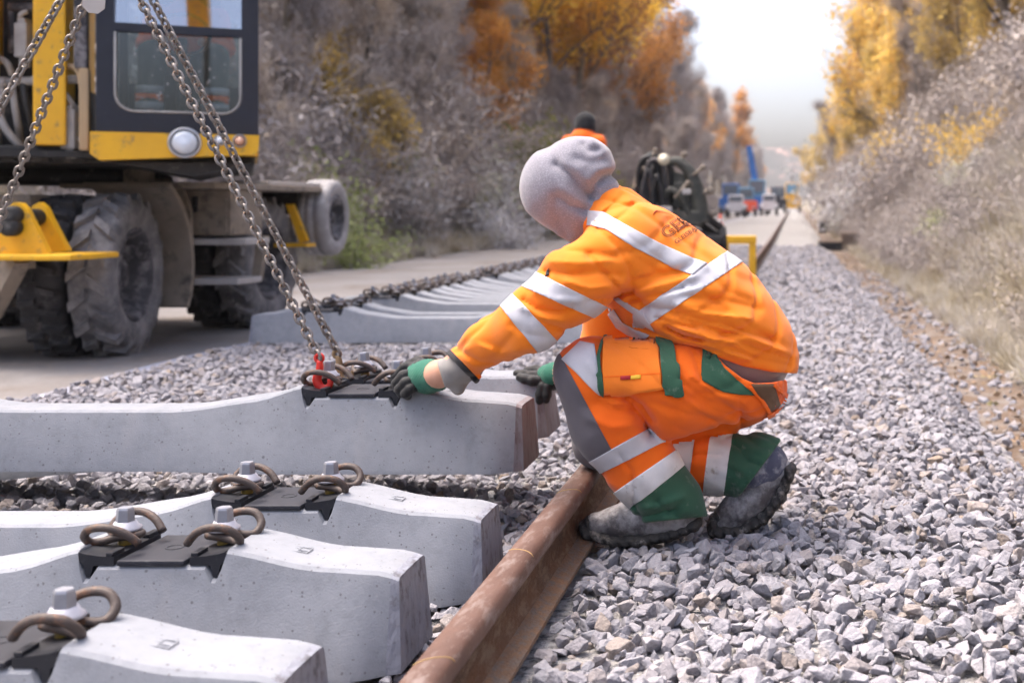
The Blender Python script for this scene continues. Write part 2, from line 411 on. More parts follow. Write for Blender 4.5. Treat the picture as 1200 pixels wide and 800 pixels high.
def glass(name, refl, tint):
    m = bpy.data.materials.new(name); m.use_nodes = True
    N = m.node_tree.nodes; L = m.node_tree.links
    N.remove(N['Principled BSDF'])
    tr = N.new('ShaderNodeBsdfTransparent'); tr.inputs['Color'].default_value = (*tint, 1)
    gl = N.new('ShaderNodeBsdfGlossy'); gl.inputs['Roughness'].default_value = 0.03
    tc = N.new('ShaderNodeTexCoord'); nz = N.new('ShaderNodeTexNoise'); nz.inputs['Scale'].default_value = 30; nz.inputs['Detail'].default_value = 8
    L.new(tc.outputs['Object'], nz.inputs['Vector'])
    df = N.new('ShaderNodeBsdfDiffuse'); df.inputs['Color'].default_value = (0.5, 0.5, 0.5, 1)
    mr = N.new('ShaderNodeMapRange'); mr.inputs['From Min'].default_value = 0.62; mr.inputs['From Max'].default_value = 0.72; mr.inputs['To Min'].default_value = 0.012; mr.inputs['To Max'].default_value = 0.45
    L.new(nz.outputs['Fac'], mr.inputs['Value'])
    m1 = N.new('ShaderNodeMixShader'); m1.inputs['Fac'].default_value = refl
    L.new(tr.outputs[0], m1.inputs[1]); L.new(gl.outputs[0], m1.inputs[2])
    m2 = N.new('ShaderNodeMixShader'); L.new(mr.outputs['Result'], m2.inputs['Fac'])
    L.new(m1.outputs[0], m2.inputs[1]); L.new(df.outputs[0], m2.inputs[2])
    L.new(m2.outputs[0], N['Material Output'].inputs['Surface'])
    return m
M_glass = glass('cab_glass', 0.14, (0.58, 0.66, 0.66))
M_glasst = glass('cab_glass_top', 0.6, (0.75, 0.82, 0.85))
# ------------------------------------------------------------------ the cutting: ground strips
def grade(y):
    return max(0.0, y - 30.0) * 0.006
def wob(x, y, s, seed=0.0):
    return (math.sin(x * s + 1.7 * math.sin(y * s * 0.7 + seed) + seed) * 0.5 + math.sin(y * s * 1.3 + 1.3 * math.sin(x * s * 0.9 - seed) + seed * 2.1) * 0.5)
LFOOT, RFOOT = -8.1, 1.82
def gz(x, y):
    """height of the ground"""
    g = grade(y)
    if x < LFOOT:
        t = LFOOT - x
        z = -0.08 + (t * 0.80 if t < 9 else 7.2 + (t - 9) * 0.22)
        z += min(1.0, t * 0.4) * (0.30 * wob(x, y, 0.55, 1.0) + 0.12 * wob(x, y, 1.7, 2.0))
    elif x < -3.95:
        z = -0.08 + 0.015 * wob(x, y, 1.5, 3.0)
    elif x < -3.72:
        z = -0.08 + (x + 3.95) / 0.23 * 0.045
    elif x < 0.56:
        z = -0.035
    elif x < 0.99:
        t = (x - 0.56) / 0.43
        z = -0.035 - 0.205 * t
    elif x < RFOOT:
        z = -0.24 + 0.03 * wob(x, y, 2.6, 4.0)
    else:
        t = x - RFOOT
        z = -0.24 + (t * 0.86 if t < 10 else 8.6 + (t - 10) * 0.2)
        z += min(1.0, t * 0.5) * (0.28 * wob(x, y, 0.6, 5.0) + 0.14 * wob(x, y, 1.6, 6.0))
    return z + g

YS = np.concatenate([np.arange(-14, 40, 0.5), np.arange(40, 120, 2.0), np.arange(120, 620, 20.0)])
def strip(name, xs, material):
    xs = np.asarray(xs, float)
    V = np.array([(x, y, gz(x, y)) for y in YS for x in xs])
    n = len(xs); F = []
    for j in range(len(YS) - 1):
        for i in range(n - 1):
            F.append((j*n+i, j*n+i+1, (j+1)*n+i+1, (j+1)*n+i))
    o = link(name, np_mesh(name, V, F, material))
    return tag(o, kind='structure')
ground_l = strip('hillside', np.concatenate([[-90, -70, -50, -40, -32, -26, -22], np.arange(-19, LFOOT + 0.01, 0.545)]), M_hill)
road = strip('service_road', np.linspace(LFOOT - 0.001, -4.02, 12), M_road)
edge = strip('edge_strip', [-4.02, -3.86, -3.70], M_kerb)
ballast = strip('ballast_bed', np.concatenate([np.linspace(-3.70, 0.56, 14), np.linspace(0.67, 0.99, 4)]), M_ballast)
cess = strip('dirt_path', np.linspace(0.989, RFOOT + 0.1, 9), M_cess)
ground_r = strip('embankment', np.concatenate([np.arange(RFOOT + 0.1, 13, 0.545), [14, 17, 21, 27, 36, 50, 70, 90]]), M_hill)

# ------------------------------------------------------------------ scatter: instances on points, for what nobody could count
def scatter(name, pts, rots, scales, idx, protos, label=None, cat=None, parent=None):
    hidden = bpy.data.collections.new(name + '_kinds')
    for o in protos: hidden.objects.link(o)
    me = bpy.data.meshes.new(name)
    n = len(pts)
    me.vertices.add(n); me.vertices.foreach_set('co', np.asarray(pts, np.float32).ravel())
    for an, ty, arr, key in (('rot', 'FLOAT_VECTOR', rots, 'vector'), ('scl', 'FLOAT', scales, 'value'), ('idx', 'INT', idx, 'value')):
        at = me.attributes.new(an, ty, 'POINT')
        at.data.foreach_set(key, np.asarray(arr, np.int32 if ty == 'INT' else np.float32).ravel())
    o = link(name, me, parent)
    ng = bpy.data.node_groups.new(name + '_nodes', 'GeometryNodeTree')
    ng.interface.new_socket('Geometry', in_out='INPUT', socket_type='NodeSocketGeometry')
    ng.interface.new_socket('Geometry', in_out='OUTPUT', socket_type='NodeSocketGeometry')
    N = ng.nodes; L = ng.links
    gi = N.new('NodeGroupInput'); go = N.new('NodeGroupOutput')
    ci = N.new('GeometryNodeCollectionInfo'); ci.inputs['Collection'].default_value = hidden
    ci.inputs['Separate Children'].default_value = True; ci.inputs['Reset Children'].default_value = True
    ip = N.new('GeometryNodeInstanceOnPoints'); ip.inputs['Pick Instance'].default_value = True
    def na(nm, ty):
        a = N.new('GeometryNodeInputNamedAttribute'); a.data_type = ty; a.inputs['Name'].default_value = nm
        return a.outputs['Attribute']
    er = N.new('FunctionNodeEulerToRotation'); L.new(na('rot', 'FLOAT_VECTOR'), er.inputs[0])
    L.new(gi.outputs[0], ip.inputs['Points']); L.new(ci.outputs[0], ip.inputs['Instance'])
    L.new(na('idx', 'INT'), ip.inputs['Instance Index']); L.new(er.outputs[0], ip.inputs['Rotation']); L.new(na('scl', 'FLOAT'), ip.inputs['Scale'])
    L.new(ip.outputs[0], go.inputs[0])
    md = o.modifiers.new('scatter', 'NODES'); md.node_group = ng
    tag(o, label, cat, kind='stuff')
    return o

# ------------------------------------------------------------------ crushed stones
def stone_mesh(i):
    r = np.random.default_rng(100 + i)
    n = int(r.integers(11, 18))
    bm = bmesh.new()
    ex = np.array([1.0, r.uniform(0.62, 0.9), r.uniform(0.42, 0.72)]) * 0.5
    for k in range(n):
        d = r.normal(size=3); d /= np.linalg.norm(d)
        d = np.sign(d) * np.abs(d) ** 0.75
        d /= max(1e-6, np.linalg.norm(d)) ** 0.8
        p = d * ex * r.uniform(0.86, 1.08)
        bm.verts.new(p)
    h = bmesh.ops.convex_hull(bm, input=bm.verts[:])
    dead = [g for g in h['geom_interior'] if isinstance(g, bmesh.types.BMVert)] + [v for v in bm.verts if not v.link_faces]
    bmesh.ops.delete(bm, geom=list(set(dead)), context='VERTS')
    bmesh.ops.dissolve_limit(bm, angle_limit=R(14), verts=bm.verts[:], edges=bm.edges[:])
    bmesh.ops.bevel(bm, geom=bm.edges[:], offset=0.022, segments=1, affect='EDGES', profile=0.7)
    bmesh.ops.triangulate(bm, faces=bm.faces[:])
    bmesh.ops.recalc_face_normals(bm, faces=bm.faces[:])
    me = bpy.data.meshes.new('stone'); bm.to_mesh(me); bm.free()
    me.materials.append(M_stone)
    return me
STONES = [stone_mesh(i) for i in range(26)]

SLEEPER_Y = [1.90, 2.42, 2.86]            # resting on the ballast by the rail
SLEEPER_X0, SLEEPER_X1 = -3.25, -0.76
BACK_Y = [8.22, 8.55] + [9.45 + 0.325 * i for i in range(8)] + [12.4 + 0.345 * i for i in range(22)]
def under_something(x, y):
    if abs(x + 0.60) < 0.085: return True
    if SLEEPER_X0 - 0.02 < x < SLEEPER_X1 - 0.05:
        for sy in SLEEPER_Y:
            if abs(y - sy) < 0.125: return True
    if -3.70 < x < -1.08:
        for sy in BACK_Y:
            if abs(y - sy) < 0.12: return True
    return False
def bed(x):
    return 0.0 if x < 0.56 else -0.205 * min(1.0, (x - 0.56) / 0.43)
pts = []
def fill(x0, x1, y0, y1, step, s0, s1, z0, zr):
    nx, ny = int((x1 - x0) / step), int((y1 - y0) / step)
    for j in range(ny):
        for i in range(nx):
            x = x0 + (i + random.random()) * step; y = y0 + (j + random.random()) * step
            if x < -y * 0.72 - 0.4: continue
            if under_something(x, y): continue
            s = random.uniform(s0, s1) * random.choice((0.6, 0.8, 1.0, 1.0, 1.0, 1.2, 1.4))
            hump = 0.014 * wob(x, y, 5.0, 7.0)
            if 0.25 < x < 0.7: hump += 0.025 * math.sin((x - 0.25) / 0.45 * math.pi)
            z = z0 + bed(x) + grade(y) + hump + random.uniform(-zr, zr)
            if -0.75 < x < -0.45: z = min(z, -0.008)
            pts.append((x, y, z, s))
fill(-0.53, 0.95, 1.45, 6.0, 0.034, 0.034, 0.066, -0.014, 0.014)
fill(-0.53, 0.95, 1.45, 6.0, 0.045, 0.034, 0.052, -0.030, 0.008)
fill(-0.68, 0.97, 6.0, 13.0, 0.036, 0.042, 0.062, -0.014, 0.015)
fill(-3.70, -0.53, 1.45, 4.4, 0.036, 0.040, 0.058, -0.018, 0.010)
fill(-3.70, -0.68, 4.4, 9.0, 0.034, 0.042, 0.058, -0.014, 0.014)
fill(-1.10, -0.68, 9.0, 14.0, 0.05, 0.05, 0.07, -0.014, 0.014)
fill(-3.70, 0.98, 13.0, 30.0, 0.082, 0.07, 0.11, -0.02, 0.02)
# stray stones on the dirt path and at the foot of the bank
for k in range(2600):
    y = random.uniform(3.0, 22.0); x = 0.93 + abs(random.gauss(0, 0.13)) if random.random() < 0.35 else random.gauss(1.58, 0.2)
    pts.append((x, y, gz(x, y) + 0.008, random.choice((0.02, 0.03, 0.04, 0.06, 0.09)) * random.uniform(0.8, 1.2)))
pts = np.array(pts)
NP = len(pts)
rots = np.stack([rng.normal(0, 0.55, NP), rng.normal(0, 0.55, NP), rng.uniform(0, 6.28, NP)], 1)
sidx = rng.integers(0, len(STONES), NP)
# the stones that show largest are objects of their own
px = VX + pts[:, 0] * FPX / pts[:, 1]; py = VY + (CAM.z - pts[:, 2]) * FPX / pts[:, 1]
inview = (px > 5) & (px < 1195) & (py > 250) & (py < 797) & (pts[:, 2] > -0.016) & (pts[:, 0] > -0.50)
inview &= ~((px > 660) & (px < 940) & (py < 640))
score = np.where(inview, pts[:, 3] / pts[:, 1], 0.0)
near = np.argsort(-score)[:296]
for k in near:
    o = link('stone', STONES[sidx[k]], ballast)
    o.location = pts[k, :3]; o.rotation_euler = rots[k]; o.scale = (pts[k, 3],) * 3
rest = np.setdiff1d(np.arange(NP), near)
protos = [bpy.data.objects.new('stone_kind_%02d' % i, m) for i, m in enumerate(STONES)]
scatter('ballast_stones', pts[rest, :3], rots[rest], pts[rest, 3], sidx[rest], protos, parent=ballast)
# ------------------------------------------------------------------ the loose rail
def rail_section():
    # (x, z) right half, from the middle of the foot up to the middle of the head
    h = [(0.0, 0.0), (0.0625, 0.0), (0.0625, 0.010), (0.040, 0.0165), (0.022, 0.022), (0.0125, 0.034), (0.0085, 0.055), (0.0085, 0.092), (0.012, 0.104), (0.024, 0.112), (0.0335, 0.117),
         (0.0350, 0.123), (0.0345, 0.134), (0.0320, 0.1425), (0.0275, 0.1485), (0.0210, 0.1522), (0.0120, 0.1544), (0.0, 0.1552)]
    return h + [(-x, z) for x, z in reversed(h[1:-1])]
sec = rail_section()
RX = -0.60
rail_mb_head = MB(); rail_mb_web = MB(); rail_mb_foot = MB()
ys = list(np.arange(1.0, 30, 1.0)) + list(np.arange(30, 330, 15.0))
def rail_piece(mb, cond, sm=False):
    n = len(sec)
    vs_ = [(RX + p[0] + 0.0, y, p[1] + 0.001 + grade(y)) for y in ys for p in sec]
    fs = []
    for j in range(len(ys) - 1):
        for i in range(n):
            i2 = (i + 1) % n
            if cond((sec[i][1] + sec[i2][1]) / 2):
                fs.append((j*n+i, j*n+i2, (j+1)*n+i2, (j+1)*n+i))
    for jj in (0, len(ys) - 1):
        pass
    used = sorted({i for f in fs for i in f}); mp = {u: k for k, u in enumerate(used)}
    mb.add([vs_[u] for u in used], [tuple(mp[i] for i in f) for f in fs], 0, sm)
rail = empty('steel_rail', (0, 0, 0))
tag(rail, 'long rusty brown steel rail lying loose along the edge of the stones', 'rail')
rail_piece(rail_mb_head, lambda z: z > 0.114, True); rail_mb_head.build('rail_head', M_rail, rail)
rail_piece(rail_mb_web, lambda z: 0.028 <= z <= 0.114); rail_mb_web.build('rail_web', M_railw, rail)
rail_piece(rail_mb_foot, lambda z: z < 0.028); rail_mb_foot.build('rail_foot', M_railf, rail)
for (yy, tilt, w) in ((1.985, 0.02, 0.0045), (2.62, -0.015, 0.004), (3.18, 0.02, 0.0045)):
    m = MB()
    top = [(RX + x, yy + tilt * (x / 0.035) , z + 0.0012) for x, z in ((-0.0275, 0.1485), (-0.0210, 0.1522), (-0.0120, 0.1544), (0.0, 0.1552), (0.0120, 0.1544), (0.0210, 0.1522), (0.0275, 0.1485), (0.0320, 0.1425))]
    m.tube(top, w * 0.32, 5)
    m.build('chalk_mark', M_chalk, rail)

# ------------------------------------------------------------------ concrete sleepers
SEAT = 0.755
def smoothstep(a, b, x):
    t = min(1, max(0, (x - a) / (b - a))); return t * t * (3 - 2 * t)
def htop(u):
    """height of the top at a distance from the middle; the seat is cut in separately"""
    u = abs(u)
    z = 0.165 + 0.036 * smoothstep(0.22, 0.54, u) + 0.036 * smoothstep(0.48, 0.63, u)
    z -= 0.040 * smoothstep(0.86, 1.10, u) + 0.008 * smoothstep(1.08, 1.235, u)
    return z
ST = []
for u in np.linspace(0.0, 0.56, 15): ST.append((u, 0))
ST += [(0.595, 0), (0.610, 0), (0.617, 1), (0.627, 2), (0.635, 2), (0.650, 1), (0.69, 1), (SEAT, 1), (0.82, 1), (0.860, 1), (0.875, 2), (0.883, 2), (0.893, 1), (0.900, 0), (0.915, 0)]
for u in np.linspace(0.945, 1.165, 8): ST.append((u, 0))
ST += [(1.195, 0), (1.22, 0), (1.235, 0)]
def sleeper_sections(wide=1.0):
    out = []
    full = [(-u, k) for u, k in reversed(ST[1:])] + ST
    for u, k in full:
        a = abs(u)
        ht = htop(u)
        if k == 1: ht = 0.205
        if k == 2: ht = 0.180
        wb = 0.112 + 0.038 * smoothstep(0.15, 0.62, a)
        wt = 0.072 + 0.014 * smoothstep(0.15, 0.62, a)
        e = max(0.0, (a - 1.17) / 0.065)          # the chamfered end
        wb -= 0.046 * min(1.0, e) ; wt -= 0.006 * min(1.0, e)
        if a > 1.215: ht -= 0.010 * min(1.0, (a - 1.205) / 0.03)
        rr = 0.010
        h0 = htop(u); vm = wb + (wt - wb) * 0.50
        def sidev(h): return vm + (wt + 0.004 - vm) * (h - 0.092) / (h0 - 0.020 - 0.092)
        half = [(wb, 0.0), (wb - 0.001, 0.012), (vm, 0.092), (sidev(ht - 0.022), ht - 0.022), (sidev(ht - 0.006) - 0.001, ht - 0.006), (sidev(ht) - rr * 0.9, ht), (wt * 0.5, ht + (0.0015 if k == 0 else 0.0))]
        out.append((u + (0.0), half))
    return out
def sleeper_mesh():
    secs = sleeper_sections(); V = []; F = []; MI = []
    n = 14
    for u, half in secs:
        ring = [(v, h) for v, h in half] + [(-v, h) for v, h in reversed(half)]
        a = abs(u)
        for v, h in ring:
            uu = u
            if a > 1.225: uu = math.copysign(a + 0.012 * (1 - h / 0.19), u)
            V.append((uu, v, h))
    k = len(secs)
    for i in range(k - 1):
        for j in range(n):
            j2 = (j + 1) % n
            F.append((i*n+j, (i+1)*n+j, (i+1)*n+j2, i*n+j2))
            e = min(abs(secs[i][0]), abs(secs[i+1][0]))
            MI.append(1 if e > 1.21 else 0)
    # end caps as rows so that they are quads
    for base, flip in ((0, False), ((k - 1) * n, True)):
        for j in range(6):
            q = (base + j, base + j + 1, base + n - 2 - j, base + n - 1 - j)
            F.append(q if not flip else tuple(reversed(q))); MI.append(1)
    return V, F, MI
SV, SF, SMI = sleeper_mesh()
def sleeper_me(endmat):
    me = bpy.data.meshes.new('concrete_body')
    me.from_pydata(SV, [], SF)
    me.materials.append(M_conc); me.materials.append(endmat)
    me.polygons.foreach_set('material_index', SMI)
    bm = bmesh.new(); bm.from_mesh(me); bmesh.ops.recalc_face_normals(bm, faces=bm.faces[:])
    for f in bm.faces: f.smooth = True
    bm.to_mesh(me); bm.free()
    me.set_sharp_from_angle(angle=R(24))
    return me
ME_SL, ME_SLR = sleeper_me(M_cend), sleeper_me(M_cendr)

def catmull(p, sub=4):
    p = [Vector(q) for q in p]; out = []
    for i in range(len(p) - 1):
        p0, p1, p2, p3 = p[max(i-1, 0)], p[i], p[i+1], p[min(i+2, len(p)-1)]
        for s in range(sub):
            t = s / sub
            out.append(0.5 * ((2*p1) + (p2-p0)*t + (2*p0-5*p1+4*p2-p3)*t*t + (3*p1-p0-3*p2+p3)*t**3))
    out.append(p[-1]); return out
def fastening_meshes():
    pad = MB(); pad.box((-0.066, -0.094, 0.206), (0.066, 0.094, 0.2165), bev=0.003)
    pad.lathe([(0.018, 0.2165), (0.018, 0.2176), (0.014, 0.2176), (0.014, 0.2165)], 18, closed=True)
    gp = MB()                                   # angled guide plate, a = outwards from the screw
    prof = [(-0.026, 0.2055), (-0.026, 0.222), (0.004, 0.224), (0.030, 0.228), (0.043, 0.232), (0.0425, 0.214), (0.0335, 0.205), (0.028, 0.183), (0.020, 0.183), (0.014, 0.2055)]
    gp.prism(prof, -0.088, 0.088)
    gp.box((-0.024, -0.088, 0.2225), (-0.010, -0.045, 0.2305), bev=0.002)
    gp.box((-0.024, 0.045, 0.2225), (-0.010, 0.088, 0.2305), bev=0.002)
    half = [(-0.030, 0.0, 0.024), (-0.024, 0.013, 0.024), (0.006, 0.019, 0.022), (0.032, 0.024, 0.016), (0.048, 0.036, 0.017), (0.052, 0.053, 0.033), (0.034, 0.064, 0.051), (0.000, 0.065, 0.053), (-0.030, 0.057, 0.040), (-0.052, 0.046, 0.017)]
    path = [(a, -v, h) for a, v, h in reversed(half[1:])] + half
    sp = MB(); sp.tube([(a, v, h + 0.2195) for a, v, h in catmull(path, 4)], 0.0082, 9)
    sc = MB()
    a6 = [(math.cos(R(60*k + 12)), math.sin(R(60*k + 12))) for k in range(6)]
    lo = [(c * 0.0185, s * 0.0185, 0.268) for c, s in a6]; mid = [(c * 0.0165, s * 0.0165, 0.294) for c, s in a6]; hi = [(c * 0.0145, s * 0.0145, 0.298) for c, s in a6]
    sc.add(lo + mid + hi, [(i, (i+1) % 6, 6 + (i+1) % 6, 6 + i) for i in range(6)] + [(6+i, 6+(i+1) % 6, 12+(i+1) % 6, 12+i) for i in range(6)] + [tuple(range(12, 18))])
    sc.lathe([(0.0135, 0.20), (0.0135, 0.258)], 12, mi=1)
    wa = MB(); wa.lathe([(0.030, 0.252), (0.0315, 0.2545), (0.0305, 0.258), (0.024, 0.2625), (0.020, 0.270), (0.012, 0.270)], 22)
    return (pad.mesh('rail_pad', M_padm), gp.mesh('guide_plate', M_plastic), sp.mesh('spring_clip', M_spring), sc.mesh('sleeper_screw', [M_zinc, M_brass]), wa.mesh('washer', M_washer))
FPAD, FGP, FSP, FSC, FWA = fastening_meshes()
mark = MB()
for (x0, y0, x1, y1) in ((-0.030,-0.016,0.030,-0.0135),(-0.030,0.0135,0.030,0.016),(-0.030,-0.0135,-0.0275,0.0135),(0.0275,-0.0135,0.030,0.0135),(-0.012,-0.0135,-0.0095,0.0135),(0.006,-0.0135,0.0085,0.0135),(-0.0275,-0.001,-0.012,0.0015),(-0.0095,0.003,0.006,0.0055),(0.0085,-0.006,0.0275,-0.0035)):
    mark.box((x0, y0, 0), (x1, y1, 0.0011))
ME_MARK = mark.mesh('embossed_mark', M_conc)

def make_sleeper(endmesh, seats=(-1, 1), name='concrete_sleeper'):
    root = empty(name)
    link('concrete_body', endmesh, root)
    for s in seats:
        p = link('rail_pad', FPAD, root); p.location = (s * SEAT, 0, 0)
        for q in (-1, 1):
            M = (s * SEAT + q * 0.100, 0, 0.0)
            for nm, me in (('guide_plate', FGP), ('spring_clip', FSP), ('sleeper_screw', FSC)):
                o = link(nm, me, root); o.location = M; o.rotation_euler = (0, 0, 0 if q > 0 else math.pi)
                if nm == 'sleeper_screw':
                    link('washer', FWA, o)
        em = link('embossed_mark', ME_MARK, root)
        em.location = (s * 1.0, 0.0, htop(1.0) + 0.0008); em.rotation_euler = (0, s * 0.13, 0)
    return root
CX = -2.03
sl0 = make_sleeper(ME_SL); sl1 = make_sleeper(ME_SLR)
index_kids()
SL_LABELS = [
    (sl0, (CX + 0.015, SLEEPER_Y[0], 0.0), 0.0, 'nearest concrete sleeper beside the rail, cut off by the lower left corner', 'concrete sleepers lying beside the rail'),
    (None, (CX + 0.02, SLEEPER_Y[1], 0.0), 0.004, 'second nearest concrete sleeper on the stones, its end closest to the rail', 'concrete sleepers lying beside the rail'),
    (None, (CX + 0.068, SLEEPER_Y[2], 0.0), -0.003, 'grounded concrete sleeper just in front of the lifted pair', 'concrete sleepers lying beside the rail'),
    (sl1, (CX + 0.02, 3.48, 0.163), 0.002, 'lifted concrete sleeper nearer the camera, hooked by the red hook', 'concrete sleepers hanging in the chains'),
    ('sl1', (CX + 0.02, 3.83, 0.098), 0.0, 'lifted concrete sleeper further back, its end under the worker\'s far glove', 'concrete sleepers hanging in the chains'),
]
for src, loc, rz, lab, grp in SL_LABELS:
    o = src if not (src is None or isinstance(src, str)) else copy_tree(sl1 if src == 'sl1' else sl0)
    o.location = loc; o.rotation_euler = (0, 0, rz)
    if src == 'sl1': o.rotation_euler = (0, -R(4.3), 0)
    tag(o, lab, 'concrete sleeper', grp)
for i, y in enumerate(BACK_Y):
    o = copy_tree(sl0)
    o.location = (-2.455 + (0.0, 0.015, -0.02, 0.01, 0.025, -0.01)[i % 6], y, grade(y)); o.rotation_euler = (0, 0, (0.0, 0.004, -0.003)[i % 3])
    if i == 0: lab = 'front concrete sleeper of the long row laid out beside the excavator'
    elif i == 1: lab = 'second concrete sleeper of the long row, touching the front one'
    elif i < 10: lab = ('first', 'second', 'third', 'fourth', 'fifth', 'sixth', 'seventh', 'eighth')[i - 2] + ' sleeper behind the gap in the long row beside the road'
    else: lab = 'concrete sleeper in the far half of the long row beside the road'
    tag(o, lab, 'concrete sleeper', 'row of concrete sleepers beside the road')

# ------------------------------------------------------------------ lifting chains
def link_mesh():
    pitch, r, w = 0.0245, 0.0046, 0.0108
    L2 = pitch / 2 - w + 0.004
    pts_ = []
    for k in range(7):
        a = -math.pi/2 + math.pi * k / 6
        pts_.append((w * math.sin(a) * -1, 0, L2 + w * math.cos(a)))
    for k in range(7):
        a = math.pi/2 + math.pi * k / 6
        pts_.append((w * math.sin(a) * -1, 0, -L2 + w * math.cos(a)))
    m = MB(); m.tube(pts_, r, 7, closed=True)
    return m.mesh('link', M_chain)
ME_LINK = link_mesh()
APEX = P(128, -73, 3.65)
def clip_pt(cx, cy, cz, q):   # the spring clip of the inner or outer fastening
    return Vector((cx + q, cy, cz + 0.262))
def chain(a, b, label, hookmat, hook_lab=None, sag=0.0):
    t = empty('lifting_chain', a)
    tag(t, label, 'chain', 'chains of the lifting gear')
    d = b - a; n = int(d.length / 0.0245)
    q = d.to_track_quat('Z', 'Y')
    dirn = d.normalized()
    for i in range(n):
        o = link('link', ME_LINK, t)
        f = (i + 0.5) / n
        o.location = dirn * (d.length * f) + Vector((0, 0, -sag * 4 * f * (1 - f)))
        o.rotation_mode = 'QUATERNION'
        o.rotation_quaternion = q @ Euler((0, random.uniform(-0.06, 0.06), (i % 2) * math.pi / 2 + 0.6 + random.uniform(-0.14, 0.14))).to_quaternion()
    return t
def hook(t, at, down, m, wid=1.0):
    """a sling hook: shank, jaw and latch, hanging from the chain end"""
    z = -down.normalized(); x = Vector((1, 0, 0)); x = (x - z * x.dot(z)).normalized(); y = z.cross(x)
    M = Matrix((x, y, z)).transposed().to_4x4(); M.translation = at - t.location
    mb = MB()
    path = [(0.0, 0, 0.010), (-0.002, 0, -0.012), (-0.010, 0, -0.030), (-0.014, 0, -0.048), (-0.006, 0, -0.066), (0.010, 0, -0.071), (0.022, 0, -0.060), (0.024, 0, -0.046)]
    cp = catmull(path, 4); n = len(cp)
    rr = [0.0085 + 0.0045 * math.sin(math.pi * min(1, (i / n) * 1.25)) * (1 if i / n < 0.8 else 0.6) for i in range(n)]
    mb.tube([M @ p for p in cp], rr, 9)
    ring = [(0.011 * math.cos(a), 0, 0.018 + 0.011 * math.sin(a)) for a in np.linspace(0, 6.283, 12, endpoint=False)]
    mb.tube([M @ Vector(p) for p in ring], 0.0055, 7, closed=True)
    h = mb.build('hook', m, t)
    lb = MB(); lb.tube([M @ Vector(p) for p in ((-0.002, 0.004, -0.016), (0.012, 0.004, -0.034), (0.022, 0.004, -0.047))], 0.0042, 6)
    lb.build('latch', M_washer, h)
    return h
e1 = P(375, 421, 3.44); c1 = chain(APEX, e1, 'right-hand chain that ends in the red hook on the near lifted sleeper', M_red); hook(c1, e1 + Vector((0, 0, -0.014)), Vector((0.12, 0, -1)), M_red)
e2 = P(397, 416, 3.76); c2 = chain(APEX + Vector((0.02, 0.03, 0)), e2, 'right-hand chain that ends in the rusty hook behind the red one', M_rusth); hook(c2, e2 + Vector((0, 0, -0.014)), Vector((0.32, 0, -1)), M_rusth)
e3 = Vector((-2.70, 3.45, 0.47)); c3_ = chain(APEX + Vector((-0.03, 0, 0.02)), e3, 'upper of the two chains leaving the frame on the left', M_red); hook(c3_, e3, Vector((-0.4, 0, -1)), M_red)
e4 = Vector((-2.68, 3.80, 0.47)); c4 = chain(APEX + Vector((-0.01, 0.03, 0.02)), e4, 'lower of the two chains hanging towards the yellow bracket', M_rusth); hook(c4, e4, Vector((-0.4, 0, -1)), M_rusth)
# the octagonal tag of the sling
tagm = MB()
tc_ = P(110, 4, 3.62)
oct_ = [(0.033 * math.cos(R(22.5 + 45 * k)), 0.033 * math.sin(R(22.5 + 45 * k))) for k in range(8)]
tagm.prism([(p, q) for p, q in oct_], -0.002, 0.002, M=Matrix.Translation(tc_) @ Euler((0.1, 0.1, 0.25)).to_matrix().to_4x4())
tagm.tube([tc_ + Vector((0.0, 0, 0.028)), tc_ + Vector((0.004, 0.004, 0.05)), tc_ + Vector((0.008, 0.006, 0.075))], 0.003, 6)
tg = tagm.build('chain_tag', M_dplate)
tag(tg, 'pale octagonal metal tag hanging where the chains meet', 'tag')
ringm = MB()
ringm.tube([APEX + Vector((0.055 * math.cos(a), 0.0, 0.07 + 0.085 * math.sin(a))) for a in np.linspace(0, 6.283, 24, endpoint=False)], 0.011, 10, closed=True)
rg = ringm.build('master_ring', M_chain); tag(rg, 'steel master ring joining the chains above the lifted sleepers', 'ring')
# ------------------------------------------------------------------ bodies and clothes as smooth blended volumes
def smin(a, b, k):
    h = np.clip(0.5 + 0.5 * (b - a) / k, 0, 1)
    return b + (a - b) * h - k * h * (1 - h)
class Bone:
    def __init__(s, a, b, ra, rb, sy=1.0, g=''):
        s.a = np.array(a, float); s.b = np.array(b, float); s.ra = ra; s.rb = rb; s.sy = sy; s.g = g
    def d(s, X, Y, Z):
        a = s.a; b = s.b; i = 1.0 / s.sy
        ax, ay, az = X - a[0], (Y - a[1]) * i, Z - a[2]
        bx, by, bz = b[0]-a[0], (b[1]-a[1]) * i, b[2]-a[2]
        L2 = bx*bx + by*by + bz*bz + 1e-12
        t = np.clip((ax*bx + ay*by + az*bz) / L2, 0, 1)
        dx, dy, dz = ax - t*bx, ay - t*by, az - t*bz
        return np.sqrt(dx*dx + dy*dy + dz*dz) - (s.ra + (s.rb - s.ra) * t)
    def bounds(s):
        r = max(s.ra, s.rb) * max(1.0, s.sy) + 0.03
        return np.minimum(s.a, s.b) - r, np.maximum(s.a, s.b) + r

def chainb(pts, sy=1.0, g='', dref=None):
    """pts: (px, py, d, r_px) in the photo -> bones"""
    out = []
    for p, q in zip(pts[:-1], pts[1:]):
        out.append(Bone(P(*p[:3]), P(*q[:3]), p[3] * p[2] / FPX, q[3] * q[2] / FPX, sy, g))
    return out

